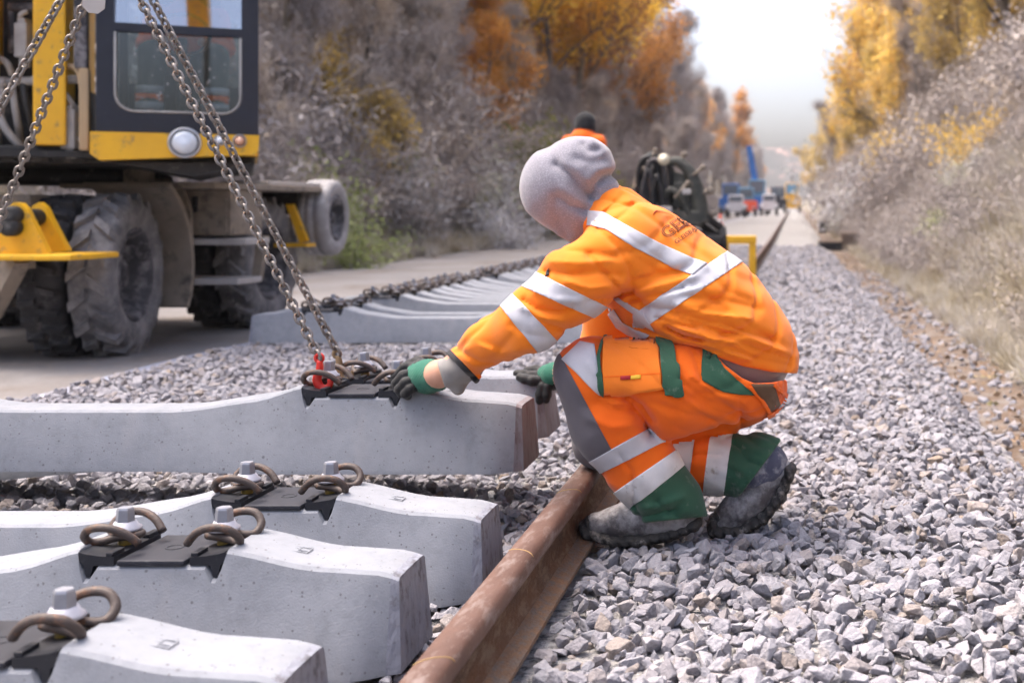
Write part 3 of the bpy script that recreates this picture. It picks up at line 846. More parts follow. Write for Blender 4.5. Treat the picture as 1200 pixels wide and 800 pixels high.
def surface(bones, h, k=0.02, groups=None, cutf=None, disp=None, pad=0.0, smooth=2, kg=None):
    """naive surface nets over the blended bones; returns V, quads"""
    lo = np.min([b.bounds()[0] for b in bones], 0) - pad; hi = np.max([b.bounds()[1] for b in bones], 0) + pad
    n = np.ceil((hi - lo) / h).astype(int) + 1
    xs = lo[0] + h * np.arange(n[0]); ys = lo[1] + h * np.arange(n[1]); zs = lo[2] + h * np.arange(n[2])
    D = np.full(tuple(n), 1.0, np.float32)
    gd = {}
    for b in bones:
        bl, bh = b.bounds()
        bl = bl - 3 * k; bh = bh + 3 * k
        i0 = np.clip(np.floor((bl - lo) / h).astype(int), 0, n - 1); i1 = np.clip(np.ceil((bh - lo) / h).astype(int) + 1, 1, n)
        sl = tuple(slice(i0[q], i1[q]) for q in range(3))
        X, Y, Z = np.meshgrid(xs[sl[0]], ys[sl[1]], zs[sl[2]], indexing='ij', sparse=True)
        d = b.d(X, Y, Z).astype(np.float32)
        if b.g not in gd: gd[b.g] = np.full(tuple(n), 1.0, np.float32)
        gd[b.g][sl] = smin(gd[b.g][sl], d, k)
    names = list(gd)
    D = gd[names[0]]
    for nm in names[1:]:
        D = smin(D, gd[nm], kg if kg else k)
    X, Y, Z = np.meshgrid(xs, ys, zs, indexing='ij', sparse=True)
    if disp is not None:
        near = np.abs(D) < 0.03
        ii = np.nonzero(near)
        D[ii] += disp(xs[ii[0]], ys[ii[1]], zs[ii[2]]).astype(np.float32)
    if cutf is not None:
        for f in cutf:
            D = np.maximum(D, f(X, Y, Z).astype(np.float32))
    S = D < 0
    c = [S[dx:n[0]-1+dx, dy:n[1]-1+dy, dz:n[2]-1+dz] for dx in (0,1) for dy in (0,1) for dz in (0,1)]
    cnt = sum(q.astype(np.int8) for q in c)
    act = (cnt > 0) & (cnt < 8)
    idx = -np.ones(act.shape, np.int32); A = np.nonzero(act); m = len(A[0]); idx[A] = np.arange(m)
    pos = np.zeros((m, 3)); wsum = np.zeros(m)
    corner = [(dx, dy, dz) for dx in (0,1) for dy in (0,1) for dz in (0,1)]
    for a in range(8):
        for b_ in range(a + 1, 8):
            ca, cb = corner[a], corner[b_]
            if sum(abs(ca[q] - cb[q]) for q in range(3)) != 1: continue
            da = D[A[0]+ca[0], A[1]+ca[1], A[2]+ca[2]]; db = D[A[0]+cb[0], A[1]+cb[1], A[2]+cb[2]]
            cr = (da < 0) != (db < 0)
            t = np.where(cr, da / np.where(cr, da - db, 1), 0)
            p = np.array(ca)[None, :] + t[:, None] * (np.array(cb) - np.array(ca))[None, :]
            pos[cr] += p[cr]; wsum[cr] += 1
    pos /= np.maximum(wsum, 1)[:, None]
    V = lo[None, :] + h * (np.stack(A, 1) + pos)
    F = []
    for ax in range(3):
        e1, e2 = [q for q in range(3) if q != ax]
        s0 = [slice(None)] * 3; s1 = [slice(None)] * 3
        s0[ax] = slice(0, -1); s1[ax] = slice(1, None)
        a_, b_ = S[tuple(s0)], S[tuple(s1)]
        ch = np.nonzero(a_ != b_)
        ok = (ch[e1] > 0) & (ch[e2] > 0) & (ch[e1] < n[e1]-1) & (ch[e2] < n[e2]-1)
        I = [q[ok] for q in ch]
        def cell(o1, o2):
            J = [I[0].copy(), I[1].copy(), I[2].copy()]
            J[e1] = J[e1] - o1; J[e2] = J[e2] - o2
            return idx[J[0], J[1], J[2]]
        q4 = np.stack([cell(1, 1), cell(0, 1), cell(0, 0), cell(1, 0)], 1)
        inside_first = a_[ch][ok]
        flip = inside_first if ax != 1 else ~inside_first
        q4[~flip] = q4[~flip][:, ::-1]
        F.append(q4)
    F = np.concatenate(F)
    F = F[(F >= 0).all(1)]
    # smooth
    E = np.concatenate([F[:, [0,1]], F[:, [1,2]], F[:, [2,3]], F[:, [3,0]]])
    for it in range(smooth):
        acc = np.zeros_like(V); ct = np.zeros(len(V))
        np.add.at(acc, E[:, 0], V[E[:, 1]]); np.add.at(acc, E[:, 1], V[E[:, 0]])
        np.add.at(ct, E[:, 0], 1); np.add.at(ct, E[:, 1], 1)
        V = V * 0.5 + 0.5 * acc / np.maximum(ct, 1)[:, None]
    return V, F

def px_dist(X, Z, Y, line):
    """distance in photo pixels from points to a polyline drawn in the photo"""
    px_ = VX + X * FPX / Y; py_ = VY + (CAM.z - Z) * FPX / Y
    best = np.full(px_.shape, 1e9)
    for (x0, y0), (x1, y1) in zip(line[:-1], line[1:]):
        dx, dy = x1 - x0, y1 - y0; L2 = dx*dx + dy*dy + 1e-9
        t = np.clip(((px_ - x0)*dx + (py_ - y0)*dy) / L2, 0, 1)
        best = np.minimum(best, np.hypot(px_ - x0 - t*dx, py_ - y0 - t*dy))
    return best
def folds(fl, ymax, extra=None):
    """creases of the cloth: (polyline, width px, depth m); positive depth digs in, negative stands proud"""
    def f(X, Y, Z):
        d = np.zeros_like(X)
        m = 1.0 / (1.0 + np.exp((Y - ymax) / 0.02))
        for line, w, dep in fl:
            q = px_dist(X, Z, Y, line)
            d += 2.0 * dep * np.exp(-(q / w) ** 1.3) * m
        if extra is not None: d += extra(X, Y, Z)
        return d
    return f
def soft_noise(X, Y, Z, fx, fy, fz, amp, seed=0.0):
    w = 0.6 * np.sin(X * fx * 0.5 + 1.3 + seed) + 0.6 * np.sin(Z * fz * 0.45 + 2.1 * seed) + 0.5 * np.sin(Y * fy * 0.6 + seed)
    return amp * (0.6 * np.sin(X*fx + Z*fz*0.4 + w*2 + seed) * np.cos(Y*fy + w) + 0.4 * np.sin(Z*fz + X*fx*0.6 + 3*w))

def crease(X, Y, Z, d, k, amp, seed):
    s_ = np.sin(k * (X*d[0] + Y*d[1] + Z*d[2]) + 1.7 * np.sin(9*X + 7*Z + seed) + 1.2 * np.sin(13*Y - 6*X + seed))
    m_ = np.clip(0.5 + 0.9 * np.sin(6*X + 9*Z + 4*Y + seed * 2), 0, 1)
    return amp * m_ * np.exp(-(s_ / 0.32) ** 2)
def ray(x, y):
    return (P(x, y, 1.0) - CAM).normalized()
def view_plane(p, q):
    """the plane that holds the lens and two photo points; its normal points to the left of p->q as drawn (y down)"""
    n = ray(*q).cross(ray(*p)).normalized()
    return CAM.copy(), n
def bvh_of(me):
    return BVHTree.FromPolygons([v.co for v in me.vertices], [tuple(p.vertices) for p in me.polygons])
def cut_part(name, me, planes, keep, material, off, parent, rim=True):
    """a piece of cloth lying on me, cut along planes: keeps the side the normals point away from"""
    bm = bmesh.new(); bm.from_mesh(me)
    if keep is not None:
        n = len(me.polygons); c = np.empty(n * 3, np.float32); me.polygons.foreach_get('center', c); c = c.reshape(n, 3)
        msk = keep(c)
        dead = [f for f in bm.faces if not msk[f.index]]
        bmesh.ops.delete(bm, geom=dead, context='FACES')
    for co, no in planes:
        bmesh.ops.bisect_plane(bm, geom=bm.verts[:] + bm.edges[:] + bm.faces[:], plane_co=co, plane_no=no, clear_outer=True, clear_inner=False)
    loose = [v for v in bm.verts if not v.link_faces]
    bmesh.ops.delete(bm, geom=loose, context='VERTS')
    bm.normal_update()
    nrm = {v: v.normal.copy() for v in bm.verts}
    for v in bm.verts: v.co += nrm[v] * off
    if rim:
        be = [e for e in bm.edges if e.is_boundary]
        ex = bmesh.ops.extrude_edge_only(bm, edges=be)
        for v in [g for g in ex['geom'] if isinstance(g, bmesh.types.BMVert)]:
            src = [e.other_vert(v) for e in v.link_edges if e.other_vert(v) in nrm]
            if src: v.co -= nrm[src[0]] * (off + 0.002)
    for f in bm.faces: f.smooth = True; f.material_index = 0
    out = bpy.data.meshes.new(name); bm.to_mesh(out); bm.free()
    out.materials.clear(); out.materials.append(material)
    return link(name, out, parent)
def resample(pl, n):
    pl = [Vector((*p, 0)) for p in pl]
    L = [0.0]
    for a, b in zip(pl[:-1], pl[1:]): L.append(L[-1] + (b - a).length)
    out = []
    for i in range(n):
        s = L[-1] * i / (n - 1); k = 0
        while k < len(L) - 2 and L[k+1] < s: k += 1
        t = (s - L[k]) / max(1e-9, L[k+1] - L[k])
        out.append(pl[k].lerp(pl[k+1], min(1, max(0, t))))
    return out
def drape(name, bvh, up, lo, material, parent, off=0.0025, nu=40, nv=10, rim=True):
    """a strip of cloth between two lines, laid on a surface"""
    A = resample(up, nu); B = resample(lo, nu); V = []; last = None; ok = []
    for i in range(nu):
        for j in range(nv):
            q = A[i].lerp(B[i], j / (nv - 1))
            d = ray(q.x, q.y)
            hit, no, _, _ = bvh.ray_cast(CAM, d)
            if hit is None:
                hit, no, _, _ = bvh.find_nearest(CAM + d * (3.2 if last is None else (last - CAM).length))
            if no.dot(d) > 0: no = -no
            V.append(hit + no * off); last = hit
    F = [(i*nv+j, (i+1)*nv+j, (i+1)*nv+j+1, i*nv+j+1) for i in range(nu-1) for j in range(nv-1)]
    if rim:
        loop = [i*nv for i in range(nu)] + [(nu-1)*nv + j for j in range(1, nv)] + [i*nv+nv-1 for i in range(nu-2, -1, -1)] + [j for j in range(nv-2, 0, -1)]
        o = len(V)
        for l in loop:
            V.append(V[l] + (V[l] - CAM).normalized() * (off + 0.003))
        for a in range(len(loop)):
            b = (a + 1) % len(loop)
            F.append((loop[a], o + a, o + b, loop[b]))
    me = bpy.data.meshes.new(name); me.from_pydata([tuple(v) for v in V], [], F); me.materials.append(material)
    for p in me.polygons: p.use_smooth = True
    bm = bmesh.new(); bm.from_mesh(me); bmesh.ops.recalc_face_normals(bm, faces=bm.faces[:]); bm.to_mesh(me); bm.free()
    return link(name, me, parent)

# ------------------------------------------------------------------ the crouching worker
def B_(pts, sy=1.0, g=''): return chainb(pts, sy, g)
torso = B_([(722, 256, 3.35, 36), (744, 296, 3.35, 60), (780, 330, 3.35, 68), (818, 362, 3.35, 72), (856, 388, 3.35, 63), (882, 410, 3.35, 49), (890, 424, 3.35, 46)], 1.28, 'torso')
should = [Bone(P(735, 290, 3.24), P(735, 288, 3.46), 0.115, 0.115, 1.0, 'torso')]
larm = B_([(726, 300, 3.19, 44), (672, 335, 3.13, 42), (621, 376, 3.11, 33), (578, 402, 3.18, 29), (541, 430, 3.27, 22), (524, 441, 3.31, 19)], 1.0, 'larm')
rarm = B_([(738, 300, 3.52, 40), (722, 360, 3.60, 34), (706, 415, 3.64, 28), (676, 432, 3.71, 22)], 1.0, 'rarm')
collar = B_([(712, 262, 3.34, 33), (716, 246, 3.34, 29)], 1.05, 'torso')
J = torso + should + larm + rarm + collar
jf = [([(735, 347), (772, 334), (812, 324)], 5, -0.006), ([(738, 352), (775, 345), (800, 337)], 4, 0.008), ([(742, 342), (770, 326), (800, 316)], 4, 0.005),
      ([(700, 268), (724, 290), (738, 314), (742, 342)], 3, 0.005), ([(735, 340), (748, 348), (756, 360)], 6, 0.012),
      ([(782, 384), (800, 393), (822, 398)], 3, 0.014), ([(778, 376), (805, 388), (835, 398), (860, 400)], 5, -0.008), ([(790, 366), (830, 376), (872, 388), (905, 398)], 4, 0.007),
      ([(794, 358), (830, 366), (880, 374)], 5, -0.006), ([(776, 398), (810, 405), (845, 412)], 4, 0.006), ([(800, 346), (850, 352), (890, 362)], 5, 0.004),
      ([(850, 405), (885, 420), (925, 428)], 4, 0.004), ([(840, 380), (880, 396), (920, 412)], 4, -0.005), ([(845, 392), (885, 408), (925, 420)], 3, 0.005), ([(800, 374), (835, 386), (870, 393)], 3, 0.006),
      ([(770, 372), (790, 380), (815, 384)], 3, 0.008),
      ([(614, 352), (630, 362), (655, 364), (672, 360)], 3.5, 0.008), ([(612, 360), (632, 372), (660, 376)], 4, -0.006), ([(622, 368), (640, 380), (664, 386)], 3, 0.005),
      ([(628, 342), (650, 352), (680, 352)], 4, -0.005), ([(640, 318), (668, 322), (700, 318), (726, 322)], 4, 0.006), ([(645, 306), (680, 308), (716, 306)], 5, -0.005),
      ([(655, 292), (690, 296), (722, 300)], 4, 0.004), ([(540, 412), (562, 424), (590, 424)], 4, 0.005), ([(548, 440), (580, 432), (620, 416)], 4, 0.005), ([(556, 400), (580, 412), (606, 412)], 5, -0.004),
      ([(690, 352), (712, 350), (735, 345)], 4, 0.006),
      ([(752, 352), (785, 345), (820, 338)], 4, -0.005), ([(770, 362), (800, 360), (850, 366)], 4, 0.005), ([(830, 320), (850, 340), (880, 352)], 5, 0.003), ([(705, 312), (722, 328), (736, 338)], 4, -0.005), ([(690, 300), (712, 322), (728, 342)], 3.5, 0.006), ([(720, 282), (760, 312), (790, 330)], 6, 0.003), ([(812, 400), (850, 412), (880, 422)], 3.5, -0.005), ([(742, 380), (760, 388), (784, 396)], 4, 0.007), ([(664, 330), (690, 338), (716, 336)], 4, -0.005), ([(600, 380), (620, 392), (640, 394)], 4, 0.005), ([(740, 236), (765, 246), (790, 254)], 5, -0.003), ([(716, 262), (732, 250), (742, 240)], 3, 0.004), ([(700, 272), (708, 250), (730, 228)], 2.5, 0.003)]
def jnoise(X, Y, Z): return crease(X, Y, Z, (0.70, 0.15, -0.70), 34, 0.0065, 1.3) + crease(X, Y, Z, (0.25, 0.45, 0.86), 30, 0.0045, 4.1) + soft_noise(X, Y, Z, 21, 17, 33, 0.0045, 1.0) + soft_noise(X, Y, Z, 52, 30, 70, 0.0022, 2.0)
def plane_cut(p, q, keep_left):
    co, no = view_plane(p, q)
    s = 1.0 if not keep_left else -1.0
    nx, ny, nz = no * s; c0 = np.array(co)
    return lambda X, Y, Z: (X - c0[0]) * nx + (Y - c0[1]) * ny + (Z - c0[2]) * nz
def box_guard(f, x0, x1):
    """a cut that acts only between two photo columns"""
    def g(X, Y, Z):
        pxx = VX + X * FPX / Y
        return np.where((pxx > x0) & (pxx < x1), f(X, Y, Z), -1.0)
    return g
hemcut = None
def hem(X, Y, Z):
    # jacket ends at the hem: a curve from the belly to the small of the back
    pxx = VX + X * FPX / Y; pyy = VY + (CAM.z - Z) * FPX / Y
    xs_ = np.array([690, 760, 800, 823, 840, 870, 905, 940]); ys_ = np.array([402, 402, 403, 408, 418, 429, 436, 438])
    lim = np.interp(pxx, xs_, ys_)
    return np.where(pxx > 735, (pyy - lim) * 3.3 / FPX, -1.0)
V, F = surface(J, 0.0052, k=0.035, kg=0.028, disp=folds(jf, 3.34, jnoise), cutf=[box_guard(plane_cut((526, 416), (556, 447), True), 480, 600), hem], smooth=1)
worker = None
jacket_me = np_mesh('jacket', V, F, M_orange)
# which way the faces look: make sure they look outwards
def fix_normals(me):
    bm = bmesh.new(); bm.from_mesh(me); bmesh.ops.recalc_face_normals(bm, faces=bm.faces[:]); bm.to_mesh(me); bm.free(); return me
fix_normals(jacket_me)

# the body itself, one continuous figure inside the clothes
HEAD = P(664, 224, 3.33)
body_b = B_([(726, 262, 3.35, 28), (746, 300, 3.35, 48), (782, 334, 3.35, 54), (818, 364, 3.35, 56), (850, 388, 3.35, 40), (874, 425, 3.36, 26)], 1.2, 't')
body_b += B_([(726, 302, 3.20, 34), (672, 338, 3.15, 30), (621, 378, 3.13, 24), (578, 403, 3.19, 20), (534, 430, 3.29, 15), (515, 438, 3.345, 15.5), (495, 441, 3.42, 13)], 1.0, 't')
body_b += B_([(738, 302, 3.52, 32), (706, 415, 3.64, 20), (660, 438, 3.735, 14), (640, 442, 3.78, 12)], 1.0, 't')
body_b += B_([(868, 452, 3.33, 20), (782, 455, 3.22, 34), (695, 440, 3.17, 30), (712, 492, 3.18, 28), (786, 590, 3.25, 20), (792, 604, 3.26, 18)], 1.0, 't')
body_b += B_([(872, 450, 3.43, 28), (704, 518, 3.45, 24), (850, 542, 3.42, 22), (896, 556, 3.41, 18)], 1.0, 't')
body_b += B_([(722, 256, 3.345, 22), (704, 240, 3.34, 22)], 1.0, 't')
hx, hy, hz = HEAD
hd = Vector((-0.62, 0.35, -0.70)).normalized()       # where the face looks: down to the hands and away
hup = Vector((-0.70, 0.0, 0.71)); hup = (hup - hd * hup.dot(hd)).normalized(); hs = hd.cross(hup)
def HL(f, u, s): return HEAD + hd * f + hup * u + hs * s
body_b += [Bone(HL(-0.02, 0.02, 0), HL(0.0, 0.03, 0), 0.074, 0.072, 0.9, 't'), Bone(HL(0.02, -0.03, 0), HL(0.045, -0.065, 0), 0.058, 0.038, 0.9, 't'),
           Bone(HL(0.085, 0.0, 0), HL(0.108, -0.032, 0), 0.010, 0.014, 1.0, 't'), Bone(HL(0.01, 0.0, 0.064), HL(0.0, -0.025, 0.064), 0.014, 0.011, 1, 't'), Bone(HL(0.01, 0.0, -0.064), HL(0.0, -0.025, -0.064), 0.014, 0.011, 1, 't'),
           Bone(HL(0.084, -0.062, -0.018), HL(0.084, -0.062, 0.018), 0.010, 0.010, 1, 't'), Bone(HL(0.078, 0.022, -0.045), HL(0.078, 0.022, 0.045), 0.014, 0.014, 1, 't')]
Vb, Fb = surface(body_b, 0.011, k=0.02, smooth=1)
worker = link('person', fix_normals(np_mesh('person', Vb, Fb, M_skin)))
tag(worker, 'crouching worker in orange hi-vis clothes and grey hood steadying the lifted sleepers', 'person')
jacket = link('jacket', jacket_me, worker)
jb = bvh_of(jacket_me)
def pxof(c): return VX + c[:, 0] * FPX / c[:, 1], VY + (CAM.z - c[:, 2]) * FPX / c[:, 1]
def band(name, me, a, b, c, d, cond, material, parent, off=0.0022):
    """tape between line a-b and line c-d (photo points), all the way round"""
    p1 = view_plane(a, b); p2 = view_plane(c, d)
    mid = ray((a[0] + c[0]) / 2, (a[1] + c[1]) / 2)
    def orient(pl):
        co, no = pl
        return (co, no if no.dot(mid) < 0 else -no)
    return cut_part(name, me, [orient(p1), orient(p2)], cond, material, off, parent)
# sleeve tapes
band('reflective_tape', jacket_me, (637, 323), (706, 357), (627, 342), (691, 370), lambda c: (pxof(c)[0] < 716) & (c[:, 1] < 3.42), M_refl, jacket)
band('reflective_tape', jacket_me, (609, 353), (648, 394), (594, 368), (624, 405), lambda c: (pxof(c)[0] < 690) & (c[:, 1] < 3.42), M_refl, jacket)
# chest tape round the ribs
band('reflective_tape', jacket_me, (860, 289), (768, 351), (874, 304), (782, 366), lambda c: (pxof(c)[0] > 742) & (pxof(c)[1] < 384), M_refl, jacket)
drape('reflective_tape', jb, [(690, 247), (706, 248), (730, 262), (770, 284), (812, 303), (829, 309)], [(688, 264), (710, 269), (746, 292), (775, 307), (800, 319), (812, 323)], M_refl, jacket, off=0.0030, nv=12)
drape('reflective_tape', jb, [(719, 350), (732, 360), (746, 370), (758, 383)], [(725, 349), (738, 357), (754, 366), (768, 388)], M_refl, jacket, off=0.003)
drape('reflective_tape', jb, [(712, 368), (722, 384), (736, 393), (754, 399)], [(720, 362), (730, 377), (744, 386), (762, 393)], M_refl, jacket, off=0.003)
drape('sleeve_badge', jb, [(641, 317), (644, 314)], [(639, 325), (644, 323)], M_black, jacket, off=0.003, nu=5, nv=5)
band('cuff_trim', jacket_me, (531, 413), (561, 444), (521, 416), (552, 449), lambda c: (pxof(c)[0] < 600) & (c[:, 1] < 3.45), M_black, jacket, 0.0025)
# the print on the back
def print_text(txt, o, ux, uy, size, material, outline=0.0, space=1.0, name='lettering'):
    """letters laid on the jacket: origin, baseline and upright directions in photo pixels"""
    cu = bpy.data.curves.new(name, 'FONT'); cu.body = txt; cu.size = 1.0; cu.space_character = space; cu.resolution_u = 3
    cu.offset = 0.0 if outline else 0.018
    if outline: cu.fill_mode = 'NONE'; cu.bevel_depth = outline; cu.bevel_resolution = 1
    ob = bpy.data.objects.new(name, cu); COL.objects.link(ob)
    dg = bpy.context.evaluated_depsgraph_get(); dg.update()
    me = bpy.data.meshes.new_from_object(ob.evaluated_get(dg))
    bpy.data.objects.remove(ob)
    bm = bmesh.new(); bm.from_mesh(me)
    bmesh.ops.triangulate(bm, faces=bm.faces[:])
    for v in bm.verts:
        z = v.co.z
        q = Vector((o[0] + ux[0] * v.co.x * size + uy[0] * v.co.y * size, o[1] + ux[1] * v.co.x * size + uy[1] * v.co.y * size))
        d = ray(q.x, q.y)
        hit, no, _, _ = jb.ray_cast(CAM, d)
        if hit is None: hit, no, _, _ = jb.find_nearest(CAM + d * 3.3)
        if no.dot(d) > 0: no = -no
        v.co = hit + no * (0.0035 + max(0, z) * 0.004)
    bm.to_mesh(me); bm.free()
    me.materials.clear(); me.materials.append(material)
    return link(name, me, jacket)
ux = Vector((0.80, -0.60)); uy = Vector((-0.52, -0.62))
print_text('GEB', (781, 281), (0.82, -0.60), (-0.72, -0.66), 20, M_print, outline=0.026)
print_text('GLEISBAU \u00b7 TU', (792, 287), (0.82, -0.59), (-0.66, -0.70), 7.4, M_print, space=1.06)
drape('logo', jb, [(774, 240), (781, 241), (789, 246), (792, 248)], [(773, 242), (780, 243), (788, 248), (791, 250)], M_printr, jacket, off=0.003, nu=10, nv=3)
drape('logo', jb, [(806, 254), (812, 259), (818, 262)], [(804, 256), (810, 261), (816, 265)], M_printr, jacket, off=0.003, nu=8, nv=3)

# ---- trousers
hips = B_([(884, 436, 3.36, 38), (879, 450, 3.36, 42)], 1.22, 'hip')
lth = B_([(872, 448, 3.25, 47), (782, 455, 3.21, 55), (698, 440, 3.17, 43)], 1.0, 'lth')
lsh = B_([(694, 437, 3.17, 43), (716, 495, 3.18, 43), (752, 545, 3.21, 40), (782, 590, 3.25, 37), (796, 622, 3.27, 37)], 1.0, 'lsh')
rth = B_([(880, 455, 3.46, 42), (790, 495, 3.47, 40), (703, 516, 3.46, 31)], 1.0, 'rth')
rsh = B_([(703, 517, 3.46, 31), (780, 541, 3.44, 34), (850, 543, 3.42, 34), (886, 548, 3.41, 37), (915, 556, 3.41, 36)], 1.0, 'rsh')
T = hips + lth + lsh + rth + rsh
tf = [([(705, 462), (730, 462), (752, 474), (764, 492)], 4, 0.010), ([(735, 468), (752, 488), (762, 508)], 6, 0.012), ([(720, 474), (748, 470)], 3, -0.004),
      ([(700, 470), (722, 480), (740, 480)], 4, 0.005), ([(690, 490), (716, 500), (740, 498)], 5, -0.004), ([(795, 445), (830, 470), (868, 482)], 5, 0.005), ([(810, 440), (840, 462), (872, 472)], 4, -0.004),
      ([(800, 460), (840, 482), (872, 490)], 4, 0.004), ([(760, 470), (810, 486), (850, 494)], 5, 0.004), ([(868, 470), (869, 500)], 2, 0.004),
      ([(744, 606), (766, 602), (790, 596)], 4, 0.007), ([(752, 596), (772, 592), (800, 582)], 5, -0.006), ([(740, 585), (750, 600), (752, 612)], 3, 0.007), ([(770, 588), (790, 604), (812, 606)], 4, 0.006),
      ([(725, 530), (740, 552), (745, 590)], 3, 0.005), ([(862, 520), (876, 540), (892, 546)], 4, 0.006), ([(860, 545), (880, 560), (868, 578)], 4, -0.005), ([(872, 512), (890, 524), (905, 524)], 4, 0.004),
      ([(815, 532), (845, 533)], 2.5, 0.004), ([(690, 425), (700, 440), (704, 458)], 4, -0.003), ([(812, 412), (818, 428), (822, 446)], 3, 0.004)]
def tnoise(X, Y, Z): return crease(X, Y, Z, (0.80, 0.2, -0.57), 30, 0.0055, 2.2) + crease(X, Y, Z, (0.45, 0.25, 0.86), 33, 0.0045, 5.7) + soft_noise(X, Y, Z, 25, 22, 25, 0.004, 3.0) + soft_noise(X, Y, Z, 60, 40, 60, 0.002, 4.0)
def cuffs(X, Y, Z):
    pxx = VX + X * FPX / Y; pyy = VY + (CAM.z - Z) * FPX / Y
    l = np.where((pxx > 715) & (pxx < 835) & (pyy > 570) & (Y < 3.38), (pyy - (612 - (pxx - 745) * 0.10)) * 3.26 / FPX, -1.0)
    # the far leg ends along a slanting line
    r = np.where((pxx > 838) & (pyy > 500) & (Y > 3.2), ((pxx - 905) * 0.80 + (pyy - 528) * 0.60) * 3.41 / FPX, -1.0)
    wl = np.interp(pxx, [812, 818, 830, 850, 870, 884, 905, 940], [300, 399, 407, 428, 443, 449, 448, 440])
    w = np.where(pyy < 470, (wl - pyy) * 3.3 / FPX, -1.0)
    return np.maximum(np.maximum(l, r), w)
V, F = surface(T, 0.0052, k=0.03, kg=0.022, disp=folds(tf, 3.5, tnoise), cutf=[cuffs], smooth=1)
trouser_me = fix_normals(np_mesh('trousers', V, F, M_trouser))
trousers = link('trousers', trouser_me, worker)
tb = bvh_of(trouser_me)
def nearest_group(bones):
    names = sorted({b.g for b in bones})
    def f(c):
        X, Y, Z = c[:, 0], c[:, 1], c[:, 2]
        D = np.stack([np.min([b.d(X, Y, Z) for b in bones if b.g == g], 0) for g in names])
        return np.array(names)[np.argmin(D, 0)]
    return f
_ng = nearest_group(T); _gc = {}
def tg_(c):
    if 'g' not in _gc: _gc['g'] = _ng(c)
    return _gc['g']
def on(g, cond=lambda x, y: x > -1e9):
    def f(c):
        x, y = pxof(c)
        return cond(x, y) & np.isin(tg_(c), g)
    return f
# grey knee and shin front, near leg and far leg
cut_part('knee_patch', trouser_me, [(lambda pl: (pl[0], pl[1] if pl[1].dot(ray(640, 520)) < 0 else -pl[1]))(view_plane((656, 414), (722, 537))),
                                    (lambda pl: (pl[0], pl[1] if pl[1].dot(ray(640, 470)) < 0 else -pl[1]))(view_plane((690, 542), (728, 522)))],
         on(('lsh', 'lth'), lambda x, y: (x < 735) & (y > 395) & (y < 560)), M_greys, 0.0025, trousers)
cut_part('knee_patch', trouser_me, [(lambda pl: (pl[0], pl[1] if pl[1].dot(ray(670, 520)) < 0 else -pl[1]))(view_plane((716, 470), (716, 560)))],
         on(('rsh', 'rth'), lambda x, y: (x < 730) & (y > 470)), M_greys, 0.0025, trousers)
drape('knee_tape', tb, [(659, 421), (675, 436), (690, 452), (703, 464)], [(680, 401), (696, 404), (701, 428), (703, 458)], M_refl, trousers, off=0.0045, nv=14)
band('reflective_tape', trouser_me, (695, 538), (758, 503), (706, 553), (771, 521), on(('lsh',), lambda x, y: y > 480), M_refl, trousers, 0.0042)
band('reflective_tape', trouser_me, (725, 573), (783, 533), (743, 592), (796, 549), on(('lsh',), lambda x, y: y > 500), M_reflw, trousers, 0.0042)
cut_part('green_cuff', trouser_me, [(lambda pl: (pl[0], pl[1] if pl[1].dot(ray(790, 600)) < 0 else -pl[1]))(view_plane((743, 592), (796, 549)))], on(('lsh',), lambda x, y: y > 535), M_green, 0.003, trousers)
band('reflective_tape', trouser_me, (791, 505), (781, 580), (815, 505), (805, 580), on(('rsh',)), M_refl, trousers, 0.0035)
band('reflective_tape', trouser_me, (833, 505), (823, 580), (859, 505), (848, 580), on(('rsh',)), M_reflw, trousers, 0.0035)
cut_part('green_cuff', trouser_me, [(lambda pl: (pl[0], pl[1] if pl[1].dot(ray(890, 540)) < 0 else -pl[1]))(view_plane((859, 505), (848, 580)))], on(('rsh',)), M_green, 0.003, trousers)
# cargo pocket and trims
pk = drape('cargo_pocket', tb, [(706, 398), (730, 396), (755, 394), (768, 397)], [(705, 463), (730, 461), (755, 459), (778, 457)], M_pocket, trousers, off=0.010, nv=20)
pb = bvh_of(pk.data)
drape('pocket_trim', tb, [(703, 402), (699, 418), (699, 438), (703, 463)], [(707, 399), (703, 418), (704, 438), (707, 462)], M_green, trousers, off=0.011, nv=4)
drape('pocket_trim', tb, [(706, 397), (716, 394), (730, 394), (750, 396)], [(706, 399), (716, 396), (730, 396), (750, 398)], M_green, trousers, off=0.011, nv=3)
drape('pocket_flap', tb, [(767, 398), (773, 418), (776, 440), (779, 463)], [(784, 399), (790, 408), (795, 436), (799, 465)], M_green, trousers, off=0.013, nv=10)
drape('pocket_seam', pb, [(706, 441), (725, 440), (750, 438), (775, 437)], [(706, 442.2), (725, 441.2), (750, 439.2), (775, 438.2)], M_trouser, trousers, off=0.001, nv=3, rim=False)
drape('tag', pb, [(727, 440.5), (739, 440)], [(727, 445), (739, 444.5)], M_tagr, trousers, off=0.003, nu=5, nv=4)
drape('tag', pb, [(739, 440), (751, 439)], [(739, 444.5), (751, 443.5)], M_tagy, trousers, off=0.003, nu=5, nv=4)
drape('hip_pocket', tb, [(823, 408), (832, 408), (850, 432), (868, 448), (884, 461)], [(822, 446), (832, 452), (848, 460), (865, 462), (884, 463)], M_green, trousers, off=0.004, nv=12)
drape('back_patch', tb, [(880, 450), (892, 450), (906, 450)], [(902, 482), (908, 478), (914, 474)], M_brownp, trousers, off=0.004, nv=10)
drape('belt_loop', tb, [(877, 453), (889, 468), (899, 484)], [(881, 452), (893, 467), (903, 482)], M_trouser, trousers, off=0.007, nv=4)
drape('belt_loop', tb, [(904, 452), (914, 462), (925, 470)], [(908, 450), (918, 459), (928, 466)], M_trouser, trousers, off=0.007, nv=4)
